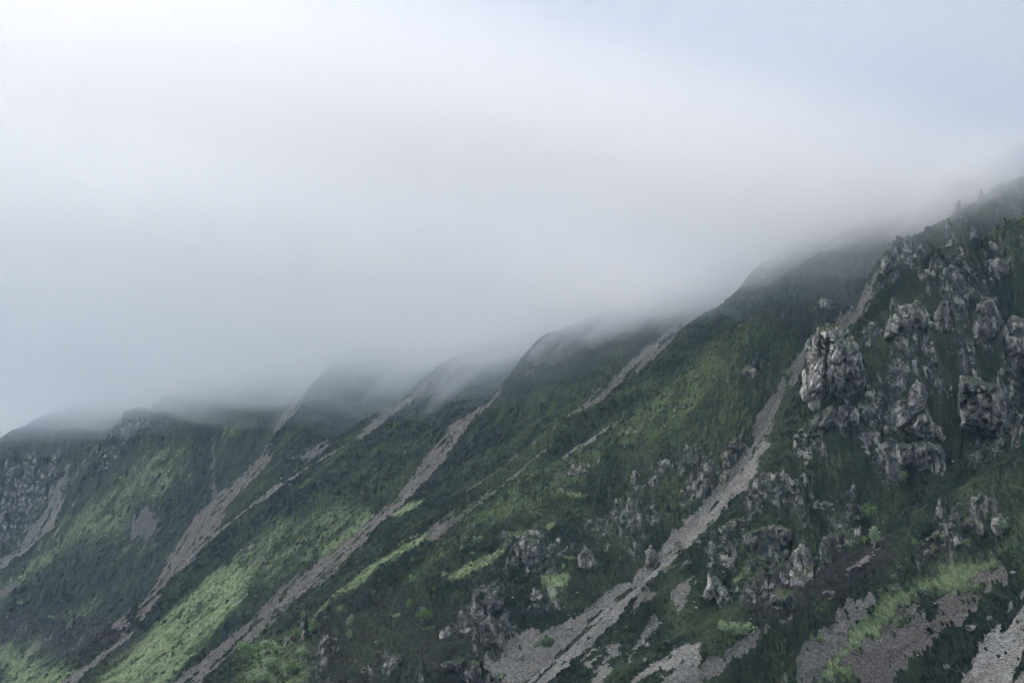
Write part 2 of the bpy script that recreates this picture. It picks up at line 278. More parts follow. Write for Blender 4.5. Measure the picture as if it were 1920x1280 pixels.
def cover(x, y):
    n = x.size; rr = np.hypot(x, y)
    t, c = tc(x, y)
    j1 = fbm(x / 14, y / 14, 3, 31); j2 = fbm(x / 3.5, y / 3.5, 3, 41); j3 = fbm(c / 7, t / 30, 2, 47); j4 = fbm(x / 30, y / 30, 2, 49)
    scree = np.zeros(n, np.float32); sid = np.full(n, -1, np.int16); pur = np.zeros(n, np.float32); bri = np.zeros(n, np.float32)
    for k, (poly, (pu, br), lab) in enumerate(SCREE):
        P_ = lift_poly(poly); i, sd = poly_sd(x, y, P_, 12)
        s = sd / (rr[i] * 0.00042) + (j1[i] * 3 + j2[i] * 5 + j3[i] * 4) * ragged(poly, 14)
        m = sstep(-2.0, 2.5, s); b = m > scree[i]; ii = i[b]
        scree[ii] = m[b]; sid[ii] = k; pur[ii] = pu; bri[ii] = br
    scree = scree * (1 - sstep(.42, .6, fbm(c / 6, t / 16, 3, 57)) * .95)      # islands of heather in the stones
    gr = np.zeros(n, np.float32); gid = np.full(n, -1, np.int16)
    for k, (poly, st, lab) in enumerate(GRASS):
        P_ = lift_poly(poly); i, sd = poly_sd(x, y, P_, 20)
        s = sd / (rr[i] * 0.00042) + (j1[i] * 8 + j2[i] * 8 + j3[i] * 9 + j4[i] * 6) * ragged(poly, 45)
        k_ = ragged(poly, 40); m = sstep(-20 * k_, 22 * k_, s) * st; b = m > gr[i]; ii = i[b]; gr[ii] = m[b]
        if lab: gid[ii[m[b] > .5 * st]] = k
    gr = gr * (1 - .5 * sstep(.05, .5, fbm(c / 10, t / 26, 3, 67))) * (1 - .35 * sstep(.1, .4, j2))      # mixed with heather and dead stems
    rk = np.zeros(n, np.float32)
    for poly, st in ROCKZ:
        P_ = lift_poly(poly); i, sd = poly_sd(x, y, P_, 30)
        s = sd / (rr[i] * 0.00042) + j1[i] * 16 + j2[i] * 5
        rk[i] = np.maximum(rk[i], sstep(-14, 16, s) * st)
    he = np.zeros(n, np.float32)
    for poly, st in HEATH:
        P_ = lift_poly(poly); i, sd = poly_sd(x, y, P_, 30)
        s = sd / (rr[i] * 0.00042) + j1[i] * 16
        he[i] = np.maximum(he[i], sstep(-16, 20, s) * st)
    pn = fbm(c / 13 + n2(x / 30, y / 30, 33), t / 16, 3, 35) + .35 * n2(x / 4, y / 4, 39)
    rk = sstep(.42, .62, rk * .62 + pn * .42 + .12) * sstep(.05, .3, rk)
    rk = rk * (1 - scree) * (1 - .8 * gr)
    return dict(scree=scree, sid=sid, pur=pur, bri=bri, grass=gr * (1 - scree), gid=gid, rock=rk, heath=he)

def Hfull(x, y, cv, fine=True):
    t, c = tc(x, y); z = Hbase(x, y); rr = np.hypot(x, y)
    up = sstep(-22, 5, z)
    rk = cv['rock']; sc_ = cv['scree']
    # soil slopes: slumps, rills and tussocks
    soil = (1 - sc_) * (1 - .5 * rk) * up
    soil = soil * (.45 + .55 * sstep(325, 395, c))
    z = z + soil * (fbm(x / 15, y / 15, 3, 51) * 1.1 + ridged((c + n2(t / 20, c / 20, 5) * 3) / 9, t / 45, 2, 61) * .45 - .2)
    if fine:
        z = z + soil * (fbm(x / 3.1, y / 3.1, 2, 71) * .42 + np.abs(n2(x / 1.5, y / 1.5, 75)) * .35 * (1 - .4 * cv['grass']))
    # rock: buttresses with upright joints, stepping down the slope
    k = np.clip(rr / 550, .7, 2.0)
    v1, f1, s1 = worley((c + n2(x / 9, y / 9, 7) * 4) / (5.0 * k), t / (11.0 * k), 1)
    v2, f2, s2 = worley((c + n2(x / 4, y / 4, 8) * 2) / (1.9 * k), t / (4.2 * k), 2)
    w = rk * up
    q = 13.0; zz = z + n2(x / 25, y / 25, 9) * 10; fr = (zz / q) - np.floor(zz / q)
    z = z + w * (q * (sstep(.25, .8, fr) - fr) * .9 + 1.5)
    z = z + w * ((v1 - .5) * 5.5 * k + (v2 - .5) * 1.0 * k + ridged((c + n2(x / 12, y / 12, 6) * 4) / (3.4 * k), t / 22, 2, 63) * .5 * k - 1.8 * sstep(.22, 0, s1 - f1))
    z = z - 0.5 * sc_ + sc_ * fbm(x / 5, y / 5, 2, 81) * .35
    return z

# ------------------------------------------------------------------ mesh helpers
col = sc.collection
def mesh_obj(name, V, Fc, mat, parent=None, smooth=True, attrs=None):
    V = np.asarray(V, np.float32); Fc = np.asarray(Fc, np.int32); k = Fc.shape[1]
    me = bpy.data.meshes.new(name); me.vertices.add(len(V)); me.vertices.foreach_set('co', V.ravel())
    me.loops.add(Fc.size); me.loops.foreach_set('vertex_index', Fc.ravel())
    me.polygons.add(len(Fc)); me.polygons.foreach_set('loop_start', np.arange(len(Fc), dtype=np.int32) * k)
    me.polygons.foreach_set('use_smooth', np.full(len(Fc), smooth))
    me.update(calc_edges=True)
    for an, arr in (attrs or {}).items():
        a = me.color_attributes.new(an, 'FLOAT_COLOR', 'POINT'); a.data.foreach_set('color', np.asarray(arr, np.float32).ravel())
    me.materials.append(mat)
    o = bpy.data.objects.new(name, me); col.objects.link(o); o.parent = parent
    return o
def tag(o, label, cat=None, group=None, kind=None):
    if label: o['label'] = label
    if cat: o['category'] = cat
    if group: o['group'] = group
    if kind: o['kind'] = kind
    return o

# ------------------------------------------------------------------ materials
class NT:
    def __init__(s, name):
        s.m = bpy.data.materials.new(name); s.m.use_nodes = True; s.t = s.m.node_tree; s.t.nodes.clear()
    def n(s, typ, **kw):
        q = s.t.nodes.new(typ)
        for k, v in kw.items():
            if k.startswith('i_'): q.inputs[k[2:].replace('_', ' ')].default_value = v
            else: setattr(q, k, v)
        return q
    def l(s, a, b): s.t.links.new(a, b)
    def math(s, op, a, b=None, clamp=False):
        q = s.n('ShaderNodeMath', operation=op, use_clamp=clamp)
        for i, v in enumerate((a, b)):
            if v is None: continue
            if isinstance(v, (int, float)): q.inputs[i].default_value = v
            else: s.l(v, q.inputs[i])
        return q.outputs[0]
    def mix(s, f, a, b):
        q = s.n('ShaderNodeMix', data_type='RGBA', clamp_factor=True)
        for i, v in ((0, f), (6, a), (7, b)):
            if isinstance(v, (int, float)): q.inputs[i].default_value = v
            elif isinstance(v, tuple): q.inputs[i].default_value = (*v, 1)
            else: s.l(v, q.inputs[i])
        return q.outputs[2]
    def noise(s, scale, vec=None, det=3, rough=.55):
        q = s.n('ShaderNodeTexNoise'); q.inputs['Scale'].default_value = scale; q.inputs['Detail'].default_value = det; q.inputs['Roughness'].default_value = rough
        if vec is not None: s.l(vec, q.inputs['Vector'])
        return q.outputs[0]
    def ramp(s, v, lo, hi, a=0.0, b=1.0):
        q = s.n('ShaderNodeMapRange', interpolation_type='SMOOTHSTEP')
        s.l(v, q.inputs[0]); q.inputs[1].default_value = lo; q.inputs[2].default_value = hi; q.inputs[3].default_value = a; q.inputs[4].default_value = b
        return q.outputs[0]

def rock_color(s, pos, tint=None):
    """pale lichen-grey, blue-grey and purplish volcanic rock"""
    mp = s.n('ShaderNodeMapping'); s.l(pos, mp.inputs[0]); mp.inputs['Scale'].default_value = (1, 1, .35)
    a = s.noise(.11, pos, 4); b = s.noise(.34, mp.outputs[0], 4, .6); c = s.noise(1.7, mp.outputs[0], 3, .6)
    base = s.mix(s.ramp(a, .38, .62), (.105, .112, .118), (.135, .115, .132))
    base = s.mix(s.ramp(b, .50, .62), base, (.42, .40, .36))
    base = s.mix(s.math('MULTIPLY', s.ramp(c, .55, .68), .5), base, (.52, .51, .47))
    base = s.mix(s.math('MULTIPLY', s.ramp(b, .49, .36), .85), base, (.035, .037, .045))
    base = s.mix(s.math('MULTIPLY', s.ramp(s.noise(.3, pos, 2), .62, .72), .4), base, (.20, .15, .085))
    return base
def veg_color(s, pos):
    a = s.noise(.05, pos, 3); b = s.noise(.9, pos, 3, .7); d = s.noise(.22, pos, 3)
    base = s.mix(s.ramp(a, .4, .62), (.013, .025, .017), (.026, .038, .020))
    base = s.mix(s.ramp(b, .52, .72), base, (.062, .082, .037))
    base = s.mix(s.math('MULTIPLY', s.ramp(d, .56, .68), .55), base, (.045, .034, .036))
    return base

s = NT('hillside_cover')
geo = s.n('ShaderNodeNewGeometry'); pos = geo.outputs['Position']
at = s.n('ShaderNodeAttribute', attribute_name='cover'); at2 = s.n('ShaderNodeAttribute', attribute_name='tint')
sp = s.n('ShaderNodeSeparateColor'); s.l(at.outputs[0], sp.inputs[0]); sp2 = s.n('ShaderNodeSeparateColor'); s.l(at2.outputs[0], sp2.inputs[0])
scr, grs, rck = sp.outputs; pur, bri, hea = sp2.outputs
nz = s.n('ShaderNodeSeparateXYZ'); s.l(geo.outputs['Normal'], nz.inputs[0])
veg = veg_color(s, pos)
hn = s.ramp(s.noise(.35, pos, 3), .4, .62)
veg = s.mix(s.math('MULTIPLY', hea, hn), veg, (.052, .036, .044))
gn = s.noise(.45, pos, 4, .65)
gcol = s.mix(s.ramp(gn, .36, .66), (.15, .205, .095), (.32, .39, .21))
gcol = s.mix(s.math('MULTIPLY', s.ramp(s.noise(.12, pos, 3), .55, .68), .5), gcol, (.20, .19, .08))
gf = s.math('MULTIPLY', grs, s.ramp(s.math('ADD', grs, s.math('MULTIPLY', gn, .9)), .62, 1.05))
veg = s.mix(gf, veg, gcol)
rocky = rock_color(s, pos)
slope = s.ramp(nz.outputs[2], .76, .50)
rn = s.ramp(s.noise(.35, pos, 4, .75), .43, .56)
rf = s.math('MULTIPLY', s.math('MULTIPLY', s.math('POWER', rck, .5), 1.15), s.math('MULTIPLY', slope, rn), clamp=True)
base = s.mix(rf, veg, rocky)
# loose stones
vo = s.n('ShaderNodeTexVoronoi'); vo.inputs['Scale'].default_value = 1.9; s.l(pos, vo.inputs['Vector'])
vs = s.n('ShaderNodeSeparateColor'); s.l(vo.outputs['Color'], vs.inputs[0])
scol = s.mix(pur, (.31, .305, .285), (.275, .225, .20))
mpf = s.n('ShaderNodeMapping', vector_type='TEXTURE'); s.l(pos, mpf.inputs[0]); mpf.inputs['Rotation'].default_value = (0, 0, math.atan2(E[1], E[0])); mpf.inputs['Scale'].default_value = (9, 1, 3)
stk = s.noise(.45, mpf.outputs[0], 4, .65)
scol = s.mix(s.math('MULTIPLY', s.ramp(s.noise(.16, pos, 3), .45, .65), .4), scol, (.27, .22, .17))
scol = s.mix(s.math('MULTIPLY', s.ramp(stk, .45, .62), .55), scol, (.34, .33, .315))
scol = s.mix(s.math('MULTIPLY', s.ramp(stk, .48, .36), .5), scol, (.13, .125, .135))
sb = s.math('MULTIPLY', s.math('ADD', s.math('MULTIPLY', vs.outputs[0], .8), .5), s.math('ADD', s.math('MULTIPLY', bri, .9), .24))
hs = s.n('ShaderNodeHueSaturation'); s.l(scol, hs.inputs['Color']); s.l(sb, hs.inputs['Value'])
sn = s.noise(.7, pos, 3, .7)
sf = s.ramp(s.math('ADD', scr, s.math('MULTIPLY', s.math('SUBTRACT', sn, .5), .9)), .38, .62)
base = s.mix(sf, base, hs.outputs[0])
bs = s.n('ShaderNodeBsdfPrincipled'); s.l(base, bs.inputs['Base Color']); bs.inputs['Roughness'].default_value = .95
bs.inputs['Specular IOR Level'].default_value = .15
bmp = s.n('ShaderNodeBump'); bmp.inputs['Strength'].default_value = .9; bmp.inputs['Distance'].default_value = .4
hh = s.math('ADD', s.noise(1.3, pos, 4, .7), s.math('MULTIPLY', vs.outputs[1], s.math('MULTIPLY', scr, .5)))
s.l(hh, bmp.inputs['Height']); s.l(bmp.outputs[0], bs.inputs['Normal'])
out = s.n('ShaderNodeOutputMaterial'); s.l(bs.outputs[0], out.inputs[0])
M_HILL = s.m

# ------------------------------------------------------------------ build the mountainside
fov = R(25.5)
th = np.concatenate([np.linspace(-R(48), -fov, 60)[:-1], np.linspace(-fov, fov, 1420), np.linspace(fov, R(48), 60)[1:]])
rad = np.concatenate([np.linspace(60, 300, 60)[:-1], np.geomspace(300, 2300, 1750), np.geomspace(2300, 3200, 40)[1:]])
RR, TH = np.meshgrid(rad, th, indexing='ij'); X = (RR * np.sin(TH)).ravel(); Y = (RR * np.cos(TH)).ravel()
cv = cover(X, Y); print('cover', round(time.time() - T0, 1))
Z = Hfull(X, Y, cv); print('height', round(time.time() - T0, 1), X.size)
VV = np.stack([X, Y, Z], 1)
ni, nj = RR.shape; I = np.arange(ni * nj).reshape(ni, nj)
FF = np.stack([I[:-1, :-1], I[:-1, 1:], I[1:, 1:], I[1:, :-1]], -1).reshape(-1, 4)
# keep what can matter: drop the flat valley floor and the hidden far side
keep = (Z[FF[:, 0]] > -27.5); FF = FF[keep]
A1 = np.stack([cv['scree'], cv['grass'], cv['rock'], np.ones_like(Z)], 1); A2 = np.stack([cv['pur'], cv['bri'], cv['heath'], np.ones_like(Z)], 1)
_, C_ = tc(X, Y); C_ = C_ + n2(X / 40, Y / 40, 91) * 4
SPURS = [(-999, 444, 'crag studded dark buttress with the tall rock tower, nearest on the right'), (444, 590, 'broad grassy spur with dark crags down its near side'),
         (590, 722, 'smooth dark spur ending in a rounded knob under the cloud'), (722, 905, 'green and dark spur above the pale bracken meadow'),
         (905, 1070, 'dark triangular spur fading into cloud left of centre'), (1070, 1370, 'far left spur with vivid green grass and a rocky nose'), (1370, 99999, 'most distant rocky spur at the left edge under the cloud')]
cls = np.zeros(len(X), np.int16)
for k, (a, b, lab) in enumerate(SPURS): cls[(C_ >= a) & (C_ < b)] = k
cls[(cv['gid'] >= 0)] = 200 + cv['gid'][cv['gid'] >= 0]
m = cv['scree'] > .5; cls[m] = 100 + cv['sid'][m]
fc = cls[FF[:, 0]]
for k in np.unique(fc):
    f = FF[fc == k]; u, inv = np.unique(f, return_inverse=True); inv = inv.reshape(f.shape)
    at_ = {'cover': A1[u], 'tint': A2[u]}
    if k < 100: o = mesh_obj('mountain_spur', VV[u], inv, M_HILL, attrs=at_); tag(o, SPURS[k][2], 'hillside', kind='structure')
    elif k < 200: o = mesh_obj('scree_run', VV[u], inv, M_HILL, attrs=at_); tag(o, SCREE[k - 100][2], 'scree', 'loose scree runs down the mountainside', 'stuff')
    else: o = mesh_obj('bracken_patch', VV[u], inv, M_HILL, attrs=at_); tag(o, GRASS[k - 200][2], 'bracken', 'bracken and grass patches on the slopes', 'stuff')
print('hill mesh', round(time.time() - T0, 1))
g = np.array([(-4000, -1500, -27), (4000, -1500, -27), (4000, 6000, -27), (-4000, 6000, -27)], float)
gm = NT('valley_grass'); q = gm.n('ShaderNodeBsdfPrincipled'); gm.l(veg_color(gm, gm.n('ShaderNodeNewGeometry').outputs['Position']), q.inputs['Base Color']); q.inputs['Roughness'].default_value = 1
gm.l(q.outputs[0], gm.n('ShaderNodeOutputMaterial').inputs[0])
tag(mesh_obj('ground', g, [[0, 1, 2, 3]], gm.m), 'flat grassy valley floor below the mountain', 'ground', kind='structure')

# ------------------------------------------------------------------ crags: rock masses standing out of the slope
s = NT('crag_rock'); geo = s.n('ShaderNodeNewGeometry'); pos = geo.outputs['Position']
rc = rock_color(s, pos)
lt = s.n('ShaderNodeAttribute', attribute_name='tint'); ls = s.n('ShaderNodeSeparateColor'); s.l(lt.outputs[0], ls.inputs[0])
hs = s.n('ShaderNodeHueSaturation'); s.l(rc, hs.inputs['Color']); s.l(ls.outputs[0], hs.inputs['Value']); rc = hs.outputs[0]
nz = s.n('ShaderNodeSeparateXYZ'); s.l(geo.outputs['Normal'], nz.inputs[0])
mf = s.math('ADD', nz.outputs[2], s.math('MULTIPLY', s.math('SUBTRACT', s.noise(.6, pos, 3), .5), .9))
vg = s.mix(s.ramp(s.noise(.8, pos, 3), .4, .65), (.030, .045, .020), (.075, .095, .030))
bs = s.n('ShaderNodeBsdfPrincipled'); s.l(s.mix(s.ramp(mf, .60, .78), rc, vg), bs.inputs['Base Color']); bs.inputs['Roughness'].default_value = .9
bs.inputs['Specular IOR Level'].default_value = .2
mp = s.n('ShaderNodeMapping'); s.l(pos, mp.inputs[0]); mp.inputs['Scale'].default_value = (1, 1, .4)
bm = s.n('ShaderNodeBump'); bm.inputs['Strength'].default_value = .8; bm.inputs['Distance'].default_value = .3
s.l(s.noise(1.1, mp.outputs[0], 4, .75), bm.inputs['Height']); s.l(bm.outputs[0], bs.inputs['Normal'])
s.l(bs.outputs[0], s.n('ShaderNodeOutputMaterial').inputs[0]); M_CRAG = s.m

def crag(name, cat, label, poly, thick, bright=1.0, clefts=(), up=.6, seed=0, lean=0.0):
    q = np.array(poly, float); base = q[q[:, 1] > q[:, 1].max() - .25 * np.ptp(q[:, 1])].mean(0)
    dd = float(dist(*base)); m = dd / F                                  # metres per photo pixel
    x0, y0 = q.min(0) - 4; x1, y1 = q.max(0) + 4; st = max(1.1, min(1.7, np.ptp(q[:, 0]) / 24))
    gx, gy = np.meshgrid(np.arange(x0, x1, st), np.arange(y0, y1, st)); sh = gx.shape
    PX, PY = gx.ravel(), gy.ravel()
    wx = n2(PX * m / 3.0, PY * m / 3.0, seed) * 1.6 + n2(PX * m / 1.2, PY * m / 1.2, seed + 1) * .8
    _, sd = poly_sd(PX + wx / m * .35, PY + np.roll(wx, 7) / m * .35, q, 9999); sd = sd * m   # all points, in metres
    bx, bz = ray(PX, PY)
    dt = dist(PX, PY)
    yb = dd * np.ones_like(PX)
    d = up * yb + (1 - up) * np.minimum(dt, yb * 1.3)
    u = PX * m; v = PY * m
    T = thick * (1 - np.exp(-np.clip(sd, 0, None) / (thick * .38)))
    v1, f1, s1 = worley((u + n2(u / 4, v / 4, seed) * 2.2 + lean * v) / 4.6, v / 8.5, seed + 3)
    v2, f2, s2 = worley((u + n2(u / 2, v / 2, seed + 5) * 1.2 + lean * v) / 1.5, v / 3.2, seed + 4)
    ed = sstep(0, 2.2, sd)
    T = T + ed * ((v1 - .5) * thick * .62 + (v2 - .5) * .8 - 1.2 * sstep(.3, 0, s1 - f1) - .5 * sstep(.25, 0, s2 - f2)
                  + n3(u / 1.3, v / 2.2, seed * 1.7, seed) * .2 + n2(u / 9, v / 12, seed + 8) * thick * .3)
    for (ax, ay), (bx_, by_), wd, dp in clefts:
        L = (bx_ - ax) ** 2 + (by_ - ay) ** 2; tt = np.clip(((PX - ax) * (bx_ - ax) + (PY - ay) * (by_ - ay)) / L, 0, 1)
        dc = np.hypot(PX - ax - tt * (bx_ - ax), PY - ay - tt * (by_ - ay)) + n2(PX / 7, PY / 12, seed + 2) * wd * .5
        T = T - dp * sstep(wd, wd * .25, dc) * ed
    # the stone narrows towards the top, leaning back into the hill
    fr = d - T
    bk = np.maximum(dt, d) + 2.0
    front = np.stack([bx * fr, fr, bz * fr], 1); back = np.stack([bx * bk, bk, bz * bk], 1)
    back[:, 2] -= (back[:, 1] - front[:, 1]) * 0.10
    ins = (sd > 0).reshape(sh); cell = ins[:-1, :-1] & ins[1:, :-1] & ins[:-1, 1:] & ins[1:, 1:]
    if cell.sum() < 4: return None
    I = np.arange(PX.size).reshape(sh); n = PX.size
    f = np.stack([I[1:, :-1][cell], I[1:, 1:][cell], I[:-1, 1:][cell], I[:-1, :-1][cell]], 1)
    e = np.concatenate([f[:, [0, 1]], f[:, [1, 2]], f[:, [2, 3]], f[:, [3, 0]]]); key = e[:, 0] * n + e[:, 1]; rkey = e[:, 1] * n + e[:, 0]
    be = e[~np.isin(key, rkey)]
    # side walls in three rings so that they shade like rock rather than a cut edge
    mid = front * .55 + back * .45; mid[:, 2] += .4 * n2(u, v, seed); mid[:, 0] += .5 * n2(u / .8, v / .8, seed + 6)
    Vs = np.concatenate([front, back, mid])
    walls = np.concatenate([np.stack([be[:, 1], be[:, 0], be[:, 0] + 2 * n, be[:, 1] + 2 * n], 1), np.stack([be[:, 1] + 2 * n, be[:, 0] + 2 * n, be[:, 0] + n, be[:, 1] + n], 1)])
    Fs = np.concatenate([f, f[:, ::-1] + n, walls]); uu, inv = np.unique(Fs, return_inverse=True)
    o0 = np.array([bx.mean() * dd, dd, float(ray(*base)[1]) * dd]); Vw = Vs[uu]
    o = mesh_obj(name, Vw - o0, inv.reshape(Fs.shape), M_CRAG, smooth=False, attrs={'tint': np.tile([bright, 0, 0, 1], (len(uu), 1))})
    o.location = o0; tag(o, label, cat); return o
